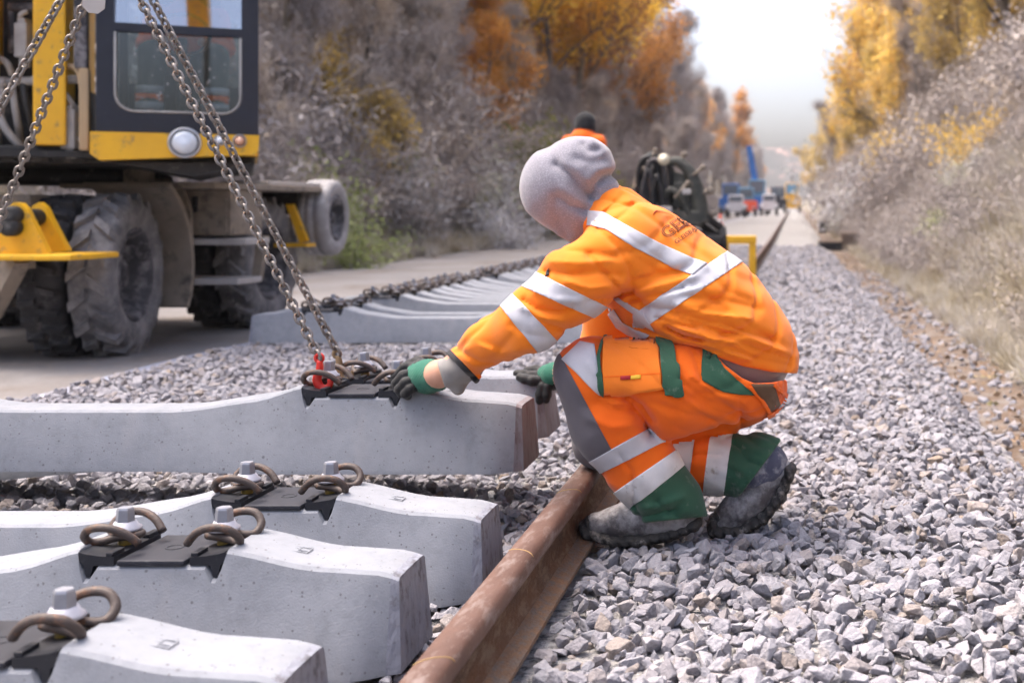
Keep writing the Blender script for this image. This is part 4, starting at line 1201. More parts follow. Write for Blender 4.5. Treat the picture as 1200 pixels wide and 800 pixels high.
drape('belt_loop', tb, [(897, 484), (910, 477), (924, 468)], [(899, 489), (912, 482), (926, 472)], M_trouser, trousers, off=0.008, nv=4)
# grey shirt tail between jacket and trousers
sh = B_([(838, 402, 3.355, 58), (866, 408, 3.355, 52), (882, 418, 3.36, 46)], 1.27, 's')
def shirtcut(X, Y, Z):
    pxx = VX + X * FPX / Y; pyy = VY + (CAM.z - Z) * FPX / Y
    lim = np.interp(pxx, [800, 836, 852, 868, 890, 912, 935], [404, 416, 434, 447, 453, 454, 447])
    return np.maximum((pyy - lim) * 3.3 / FPX, (824 - pxx) * 3.3 / FPX)
V, F = surface(sh, 0.008, k=0.02, disp=lambda X, Y, Z: soft_noise(X, Y, Z, 40, 30, 60, 0.0025, 5.0), cutf=[shirtcut], smooth=1)
link('shirt', fix_normals(np_mesh('shirt', V, F, M_shirt)), worker)
# shirt cuff that looks out of the sleeve
sc_b = B_([(548, 427, 3.26, 20), (531, 436, 3.29, 18), (517, 438, 3.33, 16)], 1.0, 's') + B_([(540, 442, 3.28, 10), (537, 455, 3.28, 8)], 1.0, 's')
V, F = surface(sc_b, 0.004, k=0.012, disp=lambda X, Y, Z: soft_noise(X, Y, Z, 90, 60, 90, 0.002, 6.0), cutf=[box_guard(plane_cut((511, 422), (523, 458), True), 480, 560)], smooth=1)
link('shirt_cuff', fix_normals(np_mesh('shirt_cuff', V, F, M_beigecuff)), worker)

# ---- hood
hb = B_([(662, 216, 3.33, 50), (674, 206, 3.33, 44)], 0.92, 'h') + B_([(684, 202, 3.335, 38), (700, 222, 3.335, 24)], 1.0, 'h') + B_([(656, 226, 3.33, 42), (674, 256, 3.33, 28)], 0.92, 'h') + B_([(690, 240, 3.335, 32), (712, 252, 3.335, 26)], 1.0, 'h')
hf = [([(652, 193), (668, 204), (682, 220), (690, 232)], 5, 0.0096), ([(660, 192), (680, 202), (694, 218)], 7, -0.0048), ([(654, 230), (668, 240), (686, 246)], 5, 0.0096), ([(660, 222), (676, 234), (690, 236)], 6, -0.0048),
      ([(684, 170), (690, 177), (699, 176)], 5, 0.0064), ([(694, 164), (706, 172), (714, 186)], 6, -0.0032), ([(722, 204), (706, 208), (696, 218), (692, 232)], 5, 0.0144), ([(718, 196), (700, 200), (690, 210)], 6, -0.0048),
      ([(650, 238), (654, 256), (664, 274)], 6, 0.0048), ([(676, 186), (690, 190), (706, 188)], 6, 0.0048)]
V, F = surface(hb, 0.0055, k=0.035, disp=folds(hf, 3.36, lambda X, Y, Z: soft_noise(X, Y, Z, 30, 30, 30, 0.002, 7.0)), smooth=1,
               cutf=[lambda X, Y, Z: -(np.sqrt((X - HL(0.10, -0.01, 0)[0])**2 + (Y - HL(0.10, -0.01, 0)[1])**2 + (Z - HL(0.10, -0.01, 0)[2])**2) - 0.062) - np.where(Y > 3.43, 0.0, 1.0)])
link('hood', fix_normals(np_mesh('hood', V, F, M_hood)), worker)

# ---- gloves: a palm, four bent fingers and a thumb each
def glove(pts_palm, fingers, thumb, cuff, name):
    bb = B_(pts_palm, 0.9, 'p')
    for f in fingers: bb += B_(f, 1.0, 'f%d' % len(bb))
    bb += B_(thumb, 1.0, 'th')
    V, F = surface(bb, 0.0026, k=0.006, kg=0.0035, disp=lambda X, Y, Z: soft_noise(X, Y, Z, 160, 160, 160, 0.0007, 8.0), smooth=1)
    g = link(name, fix_normals(np_mesh(name, V, F, M_glove)), worker)
    V, F = surface(B_(cuff, 1.0, 'c'), 0.003, k=0.006, smooth=1, disp=lambda X, Y, Z: 0.0012 * np.sin((X * 0.83 - Z * 0.55) * 900))
    link('knit_cuff', fix_normals(np_mesh('knit_cuff', V, F, M_gloveg)), g)
    return g
glove([(510, 440, 3.37, 17), (495, 438, 3.42, 17), (483, 440, 3.45, 14)],
      [[(486, 430, 3.43, 6.6), (474, 431, 3.42, 6.2), (464, 441, 3.42, 5.8), (463, 450, 3.43, 5.2)],
       [(486, 437, 3.41, 6.8), (473, 440, 3.39, 6.4), (465, 449, 3.39, 5.9), (466, 456, 3.40, 5.3)],
       [(487, 445, 3.39, 6.6), (475, 449, 3.37, 6.2), (468, 456, 3.37, 5.6), (470, 461, 3.385, 5.1)],
       [(489, 452, 3.38, 6.0), (480, 456, 3.36, 5.6), (475, 461, 3.36, 5.2), (478, 464, 3.375, 4.8)]],
      [(500, 430, 3.44, 8), (489, 425, 3.46, 7.4), (480, 428, 3.475, 6.4), (474, 434, 3.48, 5.4)],
      [(512, 440, 3.365, 18.5), (502, 441, 3.395, 20), (494, 441, 3.415, 18.5)], 'glove')
wristband = B_([(497, 459, 3.385, 7), (506, 462, 3.375, 8), (516, 458, 3.36, 7)], 1.0, 'w')
glove([(654, 442, 3.745, 14), (640, 444, 3.775, 14.5), (630, 447, 3.79, 12)],
      [[(634, 440, 3.76, 6.0), (623, 440, 3.765, 5.8), (613, 438.5, 3.77, 5.4), (606, 437.5, 3.775, 4.8)],
       [(634, 446, 3.745, 6.0), (624, 446, 3.74, 5.8), (615, 444, 3.745, 5.3), (609, 442, 3.75, 4.8)],
       [(636, 452, 3.735, 5.8), (633, 462, 3.735, 5.5), (632, 470, 3.745, 5.0)],
       [(642, 453, 3.73, 5.5), (641, 462, 3.73, 5.2), (640, 468, 3.74, 4.7)]],
      [(640, 438, 3.79, 7), (628, 434, 3.81, 6.2), (618, 434.5, 3.82, 5.2)],
      [(658, 438, 3.73, 13), (649, 439, 3.75, 14.5), (641, 439, 3.765, 12)], 'glove')

# ---- boots
def boot(upper, sole, collar_, lug, name='boot'):
    V, F = surface(upper, 0.0045, k=0.02, disp=lambda X, Y, Z: soft_noise(X, Y, Z, 70, 50, 70, 0.0028, 9.0) + soft_noise(X, Y, Z, 150, 120, 150, 0.001, 3.0), smooth=1)
    b = link(name, fix_normals(np_mesh(name, V, F, M_boot)), worker)
    V, F = surface(sole, 0.0045, k=0.008, disp=lambda X, Y, Z: lug * (np.sin(X * 210 + Z * 130) > 0.2) * 1.0, smooth=1)
    link('sole', fix_normals(np_mesh('sole', V, F, M_sole)), b)
    if collar_:
        V, F = surface(collar_, 0.005, k=0.015, smooth=1); link('boot_collar', fix_normals(np_mesh('boot_collar', V, F, M_navyb)), b)
    return b
boot(B_([(786, 590, 3.262, 31), (790, 598, 3.265, 28)], 1.0, 'b') + B_([(803, 602, 3.268, 17), (778, 603, 3.262, 21), (752, 606, 3.258, 20), (724, 611, 3.25, 17.5), (699, 614, 3.243, 14)], 1.12, 'b') + B_([(782, 586, 3.26, 26), (746, 602, 3.255, 19)], 1.0, 'b'),
     B_([(689, 622, 3.24, 8.5), (722, 630, 3.25, 9), (748, 630, 3.257, 9.5), (785, 622, 3.265, 10), (814, 611, 3.272, 10)], 2.75, 's') + B_([(685, 617, 3.24, 8), (690, 612, 3.242, 8)], 2.0, 's'), None, 0.0022)
boot(B_([(888, 553, 3.41, 28), (907, 550, 3.41, 19)], 1.0, 'b') + B_([(906, 556, 3.41, 18), (884, 578, 3.405, 22), (862, 599, 3.40, 19), (846, 609, 3.395, 14)], 1.12, 'b'),
     B_([(925, 550, 3.41, 9), (913, 580, 3.41, 9), (893, 604, 3.405, 9.5), (868, 619, 3.40, 9.5), (838, 620, 3.39, 9)], 2.75, 's') + B_([(836, 613, 3.39, 8.5), (840, 606, 3.392, 8)], 2.0, 's'),
     B_([(884, 550, 3.41, 31), (897, 545, 3.41, 27)], 1.0, 'c'), 0.0030)
# ------------------------------------------------------------------ wheeled excavator on the road
EXB = Vector((-5.0, 9.0, -0.08))
exc = empty('wheeled_excavator', EXB)
tag(exc, 'muddy yellow wheeled excavator with dark framed cab standing on the road', 'excavator')
def part(mb, name, mats, parent=None, base=EXB):
    """a part given in world coordinates; its parent is the excavator or one of its parts (all parts share the excavator's origin)"""
    mb.v = [(p[0]-base.x, p[1]-base.y, p[2]-base.z) for p in mb.v]
    return mb.build(name, mats, parent or exc)
WR = 0.556
def tyre_mesh(R0, rim, w, lugs, material, chunky=True):
    m = MB(); h = w / 2
    pr = [(rim, -h*0.80), (rim+0.02, -h*0.92), (rim + (R0-rim)*0.35, -h*1.04), (rim + (R0-rim)*0.68, -h*1.03), (R0-0.065, -h*0.93), (R0-0.050, -h*0.75), (R0-0.044, 0), (R0-0.050, h*0.75), (R0-0.065, h*0.93), (rim + (R0-rim)*0.68, h*1.03), (rim + (R0-rim)*0.35, h*1.04), (rim+0.02, h*0.92), (rim, h*0.80)]
    m.lathe(pr, 48, closed=True)
    rr = random.Random(5)
    for k in range(lugs):
        for side in (-1, 1):
            a0 = 2*math.pi*(k + (0.5 if side > 0 else 0)) / lugs + rr.uniform(-0.01, 0.01)
            sk = 0.17 if chunky else 0.05
            wid = (0.62 if chunky else 0.55) * math.pi / lugs
            top = R0 + rr.uniform(-0.006, 0.002)
            def pt(r, hh, a): return (r*math.cos(a), r*math.sin(a), hh)
            vs_ = []
            for (hh, da, rt) in ((side*0.006, 0.0, top), (side*h*0.88, sk, top - 0.006), (side*h*1.05, sk*1.12, top - 0.075)):
                for s in (-1, 1):
                    vs_.append(pt(rt, hh, a0 + da + s*wid*0.5)); vs_.append(pt(rt - 0.07, hh * 0.96, a0 + da + s*wid*0.62))
            fs = []
            for q in (0, 4):
                fs += [(q, q+2, q+6, q+4), (q+2, q+3, q+7, q+6), (q+1, q, q+4, q+5), (q+1, q+5, q+7, q+3)]
            fs += [(0, 1, 3, 2), (8, 10, 11, 9)]
            m.add(vs_, fs, 0)
    return m.mesh('tyre', material)
def rim_mesh(rim, w, deep, material):
    m = MB(); h = w/2
    m.lathe([(rim+0.012, h*0.80), (rim+0.016, h*0.92), (rim, h*0.95), (rim-0.02, h*0.80), (rim-0.035, h*0.1), (rim-0.05, h*0.8-deep), (rim*0.62, h*0.8-deep-0.01), (rim*0.58, h*0.8-deep+0.03), (rim*0.30, h*0.8-deep+0.04), (rim*0.27, h*0.8-deep+0.10), (0.0, h*0.8-deep+0.105)], 36, caps=False)
    m.lathe([(rim+0.012, -h*0.85), (rim, -h*0.9), (rim-0.03, -h*0.5), (0.0, -h*0.4)], 36, caps=False)
    for k in range(10):
        a = 2*math.pi*k/10
        m.lathe([(0.014, 0), (0.014, 0.035), (0.0, 0.036)], 6, M=Matrix.Translation((rim*0.45*math.cos(a), rim*0.45*math.sin(a), h*0.8-deep+0.03)))
    return m.mesh('rim', material)
TY_A = tyre_mesh(WR, 0.305, 0.255, 17, M_tyre); TY_B = tyre_mesh(WR - 0.01, 0.305, 0.25, 24, M_tyred, False)
RIM_D = rim_mesh(0.305, 0.255, 0.16, M_rim)
def wheel(cx, cy, cz, yaw, tyre):
    """yaw turns the wheel about the vertical; 0 = rolling along the road, outer face to +X"""
    w = link('wheel', RIM_D, exc)
    w.location = Vector((cx, cy, cz)) - EXB
    M = Matrix.Rotation(-yaw, 3, 'Z') @ Matrix(((0, 0, 1), (1, 0, 0), (0, 1, 0)))
    w.rotation_euler = M.to_euler()
    t = link('tyre', tyre, w)
    return w
zw = -0.08 + WR - 0.012
YW = R(-10)
u_ = Vector((math.cos(YW), -math.sin(YW), 0))
fc = Vector((-4.44, 8.10, zw)) - u_ * 0.13
wheel(fc.x, fc.y, fc.z, YW, TY_A)
fc2 = fc - u_ * 0.30; wheel(fc2.x, fc2.y, fc2.z, YW, TY_B)
for k, dx in enumerate((1.75, 2.05)):
    c = fc - u_ * dx; wheel(c.x, c.y, c.z, YW, TY_B)
for dx, tt in ((0.13, TY_A), (0.43, TY_B), (1.90, TY_B), (2.20, TY_B)): wheel(-4.40 - dx, 10.10, zw, 0.0, tt)
m = MB(); m.box((-6.35, 8.0, 0.36), (-4.75, 8.2, 0.58), bev=0.03); m.box((-6.5, 9.98, 0.36), (-4.7, 10.22, 0.6), bev=0.03); part(m, 'axle', M_blk)
m = MB(); m.box((-6.15, 7.75, 0.60), (-4.95, 10.75, 1.00), bev=0.03); m.box((-5.9, 7.4, 0.5), (-5.15, 7.76, 0.85), bev=0.03); part(m, 'chassis', M_dirt)
# mudguard behind the front wheel
m = MB(); n = 14; vs_ = []; fs = []
for i in range(n):
    a = R(-30 + 88 * i / (n - 1))
    for (xx, rr) in ((-4.40, 0.63), (-4.40, 0.67), (-4.95, 0.67), (-4.95, 0.63)):
        vs_.append((xx - 0.02 * i / n, 8.12 + rr * math.cos(a), zw + 0.06 + rr * math.sin(a)))
for i in range(n - 1):
    for j in range(4):
        fs.append((i*4+j, (i+1)*4+j, (i+1)*4+(j+1) % 4, i*4+(j+1) % 4))
fs += [(0, 1, 2, 3), ((n-1)*4+3, (n-1)*4+2, (n-1)*4+1, (n-1)*4)]
m.add(vs_, fs)
m.prism([(-4.95, 0.22), (-4.46, 0.25), (-4.46, 0.56), (-4.95, 0.56)], 8.83, 8.87)
m.prism([(-4.92, 1.13), (-4.62, 1.13), (-4.50, 1.06), (-4.44, 0.90), (-4.43, 0.55), (-4.92, 0.55)], 8.79, 8.83)
m.prism([(-4.88, 1.02), (-4.70, 1.02), (-4.70, 1.20), (-4.88, 1.20)], 8.70, 8.79)
part(m, 'mudguard', M_dirt)
# deck, tool box and steps between the axles
m = MB(); m.box((-5.3, 8.62, 1.055), (-4.18, 10.6, 1.10), bev=0.008); part(m, 'deck_plate', M_dirt)
m = MB(); m.box((-4.66, 8.92, 0.71), (-4.20, 9.44, 1.05), bev=0.01); m.box((-4.64, 8.905, 0.74), (-4.23, 8.925, 0.86)); m.box((-4.64, 8.905, 0.885), (-4.23, 8.925, 0.93)); m.box((-4.64, 8.905, 0.955), (-4.23, 8.925, 0.99))
tbx = part(m, 'tool_box', M_dirt)
m = MB(); m.box((-4.475, 8.885, 0.88), (-4.44, 8.91, 1.0), bev=0.005); part(m, 'latch', M_blk, tbx)
st_ = MB(); st_.prism([(-4.20, 0.34), (-4.13, 0.36), (-4.08, 0.70), (-4.15, 0.70)], 9.24, 9.30); st_.prism([(-4.7, 0.40), (-4.66, 0.40), (-4.66, 0.95), (-4.7, 0.95)], 9.0, 9.05); steps = part(st_, 'step_frame', M_dirt)
for z, x0, x1 in ((0.64, -4.72, -4.06), (0.345, -4.70, -4.12)):
    m = MB(); m.box((x0, 8.86, z), (x1, 9.26, z + 0.045), bev=0.008); part(m, 'step', M_dplate, steps)
m = MB(); m.box((-4.6, 9.6, 1.102), (-4.22, 10.9, 1.135), bev=0.006); part(m, 'rear_plate', M_dplate)
m = MB(); m.box((-5.0, 10.5, 0.86), (-4.36, 10.95, 1.098), bev=0.01); part(m, 'rear_box', M_blk)
m = MB(); m.prism([(-4.43, 0.95), (-4.37, 0.95), (-4.24, 0.63), (-4.31, 0.61)], 10.42, 10.47); m.box((-4.48, 10.3, 0.58), (-4.20, 10.5, 0.61)); part(m, 'rear_bracket', M_yel)
sp = tyre_mesh(0.345, 0.185, 0.27, 1, M_spare, False)
m = MB(); h = 0.135
m.lathe([(0.19, -h*0.8), (0.25, -h), (0.31, -h), (0.338, -h*0.8), (0.345, -h*0.5), (0.334, -h*0.45), (0.334, -h*0.38), (0.345, -h*0.33), (0.347, 0.0), (0.336, 0.01), (0.336, 0.03), (0.346, 0.035), (0.345, h*0.6), (0.335, h*0.85), (0.31, h), (0.25, h), (0.19, h*0.8)], 44, closed=True)
spt = m.mesh('tyre', M_spare)
spw = link('spare_wheel', rim_mesh(0.19, 0.27, 0.12, M_rim), exc)
spw.location = Vector((-4.27, 10.85, 0.83)) - EXB
spw.rotation_euler = (Matrix.Rotation(R(3), 3, 'Z') @ Matrix(((0, 0, 1), (1, 0, 0), (0, 1, 0)))).to_euler()
link('tyre', spt, spw)
# slewing ring and upper frame
m = MB(); m.lathe([(0.62, 1.09), (0.62, 1.16), (0.56, 1.18), (0.56, 1.24)], 40, M=Matrix.Translation((-5.45, 9.15, 0))); part(m, 'slewing_ring', M_blk)
YAW = R(24.5)
ct = Vector((math.cos(YAW), math.sin(YAW), 0)); cn = Vector((math.sin(YAW), -math.cos(YAW), 0)); cz = Vector((0, 0, 1))
CO = Vector((-4.435, 7.60, 0)); CW = 0.941
CM = Matrix((ct, -cn, cz)).transposed().to_4x4(); CM.translation = CO          # local x along the face, y into the cab, z up
def cp(s, dep, z): return CM @ Vector((s, dep, z))
m = MB(); m.box((-1.75, 0.18, 1.20), (0.92, 2.9, 1.31), M=CM, bev=0.02); m.box((-1.7, 0.10, 1.235), (0.0, 0.19, 1.275), M=CM); m.prism([(0.06, 1.21), (0.55, 1.12), (0.9, 1.215)], 0.06, 1.4, M=CM)
part(m, 'upper_frame', M_blk)
for k in range(9):
    m_ = MB(); m_.lathe([(0.016, 0), (0.016, 0.02), (0, 0.021)], 6, M=CM @ Matrix.Translation((-1.6 + 0.19*k, 0.18, 1.215)) @ Matrix.Rotation(R(90), 4, 'X')); part(m_, 'bolt', M_blk)
# cab
cabp = MB()
cabp.box((0.0, 1.50, 1.43), (CW, 1.56, 1.85), M=CM)
cabp.box((0.0, 0.06, 1.40), (0.05, 1.56, 1.60), M=CM); cabp.box((CW-0.05, 0.06, 1.40), (CW, 1.5, 1.62), M=CM)
for s in (0.0, CW - 0.06):
    cabp.box((s, 1.44, 1.4), (s + 0.06, 1.50, 2.72), M=CM); cabp.box((s, 0.72, 1.4), (s + 0.05, 0.80, 2.72), M=CM)
cabp.box((-0.01, -0.02, 2.70), (CW + 0.01, 1.58, 2.80), M=CM, bev=0.02)
cabp.box((0.0, 0.0, 1.36), (CW, 1.5, 1.40), M=CM)
cab = part(cabp, 'cab', M_navyf)
# window surround with rounded corners, as one ring
def fpx(x, y):
    d = ray(x, y); t = (CO - CAM).dot(cn) / d.dot(cn); q = CM.inverted() @ (CAM + d * t); return q.x, q.z
wl, wb = fpx(134, 131); wr, _ = fpx(283, 131); _, zbar = fpx(200, 34); wt_ = 2.62
rr = 0.11
inner = []
for (cx_, cz_, a0) in ((wr - rr, wb + rr, -90), (wr - 0.05, wt_ - 0.05, 0), (wl + 0.05, wt_ - 0.05, 90), (wl + rr, wb + rr, 180)):
    r_ = rr if cz_ < 2.3 else 0.05
    for k in range(7):
        a = R(a0 + 15 * k); inner.append((cx_ + r_ * math.cos(a), cz_ + r_ * math.sin(a)))
ccx, ccz = CW/2, (1.40 + 2.72)/2
outer = []
for (x, z) in inner:
    dx, dz = x - ccx, z - ccz
    k = min((CW/2) / abs(dx) if dx else 9, 0.66 / abs(dz) if dz else 9)
    ox, oz = ccx + dx * k, ccz + dz * k
    outer.append((ox, oz))
cn4 = [(CW, 1.40), (CW, 2.72), (0.0, 2.72), (0.0, 1.40)]
for q in cn4:      # snap the ring's corner points
    i = min(range(len(outer)), key=lambda i: (outer[i][0]-q[0])**2 + (outer[i][1]-q[1])**2); outer[i] = q
fr = MB(); n = len(inner)
vs_ = [cp(x, 0.0, z) for x, z in outer] + [cp(x, -0.018, z) for x, z in outer] + [cp(x, -0.018, z) for x, z in inner] + [cp(x, 0.05, z) for x, z in inner]
fs = []
for i in range(n):
    j = (i + 1) % n
    fs += [(i, j, n+j, n+i), (n+i, n+j, 2*n+j, 2*n+i), (2*n+i, 2*n+j, 3*n+j, 3*n+i), (3*n+i, 3*n+j, j, i)]
fr.add(vs_, fs)
fr.box((wl, -0.022, zbar - 0.035), (wr, 0.03, zbar + 0.02), M=CM)
part(fr, 'window_frame', M_navyf, cab)
sl = MB()
loop = [cp(x + (0.012 if x < ccx else -0.012), -0.020, z + 0.012) for x, z in inner if z < zbar]
i0 = [i for i, (x, z) in enumerate(inner) if z < zbar]
low = sorted([(x, z) for x, z in inner if z < zbar], key=lambda q: math.atan2(q[0] - ccx, -(q[1] - zbar)))
pth = [(wl + 0.006, zbar - 0.04)] + [(x + (0.006 if x < ccx else -0.006), z + 0.006) for x, z in low] + [(wr - 0.006, zbar - 0.04)]
sl.tube([cp(x, -0.021, z) for x, z in pth], 0.008, 6)
part(sl, 'window_seal', M_hose, cab)
g = MB(); g.add([cp(x, 0.012, z) for x, z in pth], [tuple(range(len(pth)))]); part(g, 'lower_pane', M_glass, cab)
g = MB(); g.add([cp(wl, 0.015, zbar), cp(wr, 0.015, zbar), cp(wr, 0.10, wt_), cp(wl, 0.10, wt_)], [(0, 1, 2, 3)]); part(g, 'upper_pane', M_glasst, cab)
g = MB(); g.add([cp(0.02, 0.1, 1.6), cp(0.02, 1.45, 1.6), cp(0.02, 1.45, 2.68), cp(0.02, 0.1, 2.68)], [(0, 1, 2, 3)]); part(g, 'side_pane', M_glass, cab)
g = MB(); g.add([cp(CW-0.02, 0.1, 1.62), cp(CW-0.02, 1.45, 1.62), cp(CW-0.02, 1.45, 2.68), cp(CW-0.02, 0.1, 2.68)], [(0, 1, 2, 3)]); part(g, 'side_pane', M_glass, cab)
g = MB(); g.add([cp(0.05, 1.53, 1.85), cp(CW-0.05, 1.53, 1.85), cp(CW-0.05, 1.53, 2.68), cp(0.05, 1.53, 2.68)], [(0, 1, 2, 3)]); part(g, 'rear_pane', M_glass, cab)
fl = MB(); fl.box((0.06, 0.08, 1.40), (CW-0.06, 1.48, 1.44), M=CM); fl.box((0.22, 0.78, 1.44), (0.72, 1.30, 1.86), M=CM, bev=0.05); fl.box((0.24, 1.22, 1.80), (0.70, 1.38, 2.5), M=CM, bev=0.06); part(fl, 'seat', M_seat, cab)
cl = MB(); cl.tube([cp(0.47, 0.16, 1.44), cp(0.47, 0.30, 1.95), cp(0.47, 0.36, 2.05)], 0.035, 8)
cl.tube([cp(0.47 + 0.17*math.cos(a), 0.36 + 0.06*math.sin(a), 2.09 + 0.15*math.sin(a)) for a in np.linspace(0, 6.283, 20, endpoint=False)], 0.014, 6, closed=True); part(cl, 'steering_wheel', M_blk, cab)
# yellow skirt with its lamps
sk = MB()
sk.prism([(-0.03, 1.255), (0.02, 1.215), (CW - 0.02, 1.265), (CW, 1.30), (CW + 0.005, 1.395), (-0.03, 1.395)], -0.06, 0.10, M=CM)
sk.box((0.0, 0.1, 1.26), (CW, 1.5, 1.36), M=CM)
skirt = part(sk, 'cab_skirt', M_yel, cab)
def lamp(x, y, r, material, nm='headlight'):
    s, z = fpx(x, y)
    M = CM @ Matrix.Translation((s + 0.02, -0.06, z)) @ Matrix.Rotation(R(90), 4, 'X')
    a = MB(); a.lathe([(r*1.18, -0.02), (r*1.22, 0.02), (r*1.10, 0.035), (r, 0.028), (r, 0.0)], 28, M=M, closed=False)
    o = part(a, nm, M_chrome, cab)
    return o, M
hl, M = lamp(213, 168, 0.083, M_lamp)
b = MB(); b.lathe([(0.08, 0.02), (0.07, 0.045), (0.045, 0.062), (0.0, 0.068)], 28, M=M); part(b, 'lens', M_lamp, cab)
o_, M = lamp(254, 165, 0.030, M_lamp, 'indicator'); b = MB(); b.lathe([(0.029, 0.02), (0.02, 0.045), (0, 0.05)], 18, M=M); part(b, 'lens', M_lamp, cab)
o_, M = lamp(277, 166, 0.036, M_lampo, 'indicator'); b = MB(); b.lathe([(0.035, 0.02), (0.025, 0.05), (0, 0.056)], 18, M=M); part(b, 'lens', M_lampo, cab)
# boom foot, valves, pipes and hoses left of the cab
m = MB(); m.box((-0.10, 0.02, 1.28), (-0.045, 0.14, 1.80), M=CM, bev=0.01); part(m, 'corner_post', M_cream)
m = MB(); m.box((-0.13, 0.03, 1.80), (-0.055, 0.15, 2.75), M=CM, bev=0.015); part(m, 'mirror_post', M_rim)
m = MB(); m.box((-0.36, 0.10, 1.31), (-0.18, 1.7, 2.9), M=CM, bev=0.015); m.box((-0.86, 0.20, 1.85), (-0.58, 1.7, 2.9), M=CM, bev=0.015); m.box((-1.9, 0.5, 1.75), (-0.9, 2.8, 2.6), M=CM, bev=0.05); part(m, 'boom_foot', M_yel)
m = MB(); m.box((-1.9, 0.55, 1.30), (-0.15, 2.4, 1.75), M=CM); m.box((-0.60, 0.5, 1.7), (-0.34, 1.6, 2.4), M=CM); part(m, 'engine_bay', M_blk)
def hose(pts_, r, material, d0=7.95):
    h_ = MB(); h_.tube(catmull([P(*p) for p in pts_], 5), r, 8); return part(h_, 'hose', material)
D = 7.72
pm = MB(); pm.tube([P(-20, 97, D), P(40, 95, D), P(97, 93, D)], 0.028, 10); pm.tube([P(40, 95, D - 0.01), P(52, 95, D - 0.01)], 0.04, 10); pm.tube([P(-2, 97, D-0.01), P(8, 97, D-0.01)], 0.038, 10); part(pm, 'pipe', M_hose)
pm = MB(); pm.tube([P(12, 10, D), P(58, 8, D)], 0.03, 10); pm.tube([P(14, 4, D), P(14, 62, D)], 0.022, 8); part(pm, 'pipe', M_rim)
for (x0, w0, m_) in ((3, -6, M_hose), (14, 10, M_hose), (27, 14, M_hosed), (45, 4, M_hose), (56, -12, M_hose), (68, -8, M_hosed)):
    hose([(x0, 96, D), (x0 + w0*0.2, 115, D - 0.02), (x0 + w0*0.6, 140, D), (x0 + w0, 165, D + 0.1), (x0 + w0 + 3, 190, D + 0.2)], 0.022, m_)
hose([(97, 150, D - 0.02), (97, 110, D - 0.06), (92, 84, D - 0.06), (80, 78, D - 0.04), (70, 86, D)], 0.020, M_cream)
hose([(90, 130, D), (78, 112, D - 0.05), (68, 100, D)], 0.018, M_hose)
hose([(26, 30, D), (24, 18, D - 0.06), (32, 14, D - 0.04)], 0.016, M_hose)
hose([(52, 8, D), (54, 22, D - 0.04), (46, 40, D - 0.04), (42, 52, D)], 0.02, M_cream)
hose([(-4, 66, D), (8, 74, D - 0.04), (14, 88, D)], 0.02, M_hose)
hose([(-6, 120, D), (6, 150, D - 0.04), (24, 172, D), (40, 190, D + 0.1)], 0.024, M_hose)
for (x, y, w, hh) in ((29, 48, 15, 40), (84, 152, 16, 46)):
    c = P(x, y, D - 0.02); a = w * D / FPX / 2; b = hh * D / FPX / 2
    m = MB(); m.box((c.x-a, c.y-0.05, c.z-b), (c.x+a, c.y+0.05, c.z+b), bev=0.01); m.box((c.x-a*0.6, c.y-0.04, c.z+b), (c.x+a*0.6, c.y+0.04, c.z+b+0.03), bev=0.006)
    m.box((c.x-a*0.5, c.y-0.03, c.z-b-0.06), (c.x+a*0.5, c.y+0.03, c.z-b), bev=0.006); m.lathe([(0.02, 0), (0.02, 0.05)], 8, M=Matrix.Translation((c.x + a, c.y, c.z - b*0.5)) @ Matrix.Rotation(R(90), 4, 'Y'))
    part(m, 'valve_block', M_hose)
# boom and stick: they leave the frame at the top
m = MB()
def beam(mb, a, b, w0, h0, w1, h1):
    a = Vector(a); b = Vector(b); d = (b - a).normalized(); x = d.cross(Vector((0, 0, 1))).normalized(); z = x.cross(d)
    vs_ = []
    for c, w, h in ((a, w0, h0), (b, w1, h1)):
        for sx, sz in ((-1, -1), (1, -1), (1, 1), (-1, 1)): vs_.append(c + x * sx * w/2 + z * sz * h/2)
    mb.add(vs_, [(0, 1, 2, 3), (7, 6, 5, 4), (0, 4, 5, 1), (1, 5, 6, 2), (2, 6, 7, 3), (3, 7, 4, 0)])
b0, b1, b2, b3 = cp(-0.47, 0.6, 2.7), cp(-0.30, -0.9, 4.6), Vector((-2.9, 5.2, 5.0)), APEX + Vector((0, 0, 1.1))
beam(m, b0, b1, 0.24, 0.5, 0.24, 0.55); beam(m, b1, b2, 0.24, 0.5, 0.2, 0.4); part(m, 'boom', M_yel)
m = MB(); beam(m, b2, b3, 0.2, 0.4, 0.16, 0.25); part(m, 'stick', M_yel)
m = MB(); m.tube([b3, APEX + Vector((0, 0, 0.42))], 0.03, 8); m.tube(catmull([APEX + Vector((0, 0, 0.42)), APEX + Vector((0.05, 0, 0.30)), APEX + Vector((0.055, 0, 0.17)), APEX + Vector((0.0, 0, 0.125)), APEX + Vector((-0.055, 0, 0.17))], 4), 0.022, 8); part(m, 'lifting_hook', M_chain)
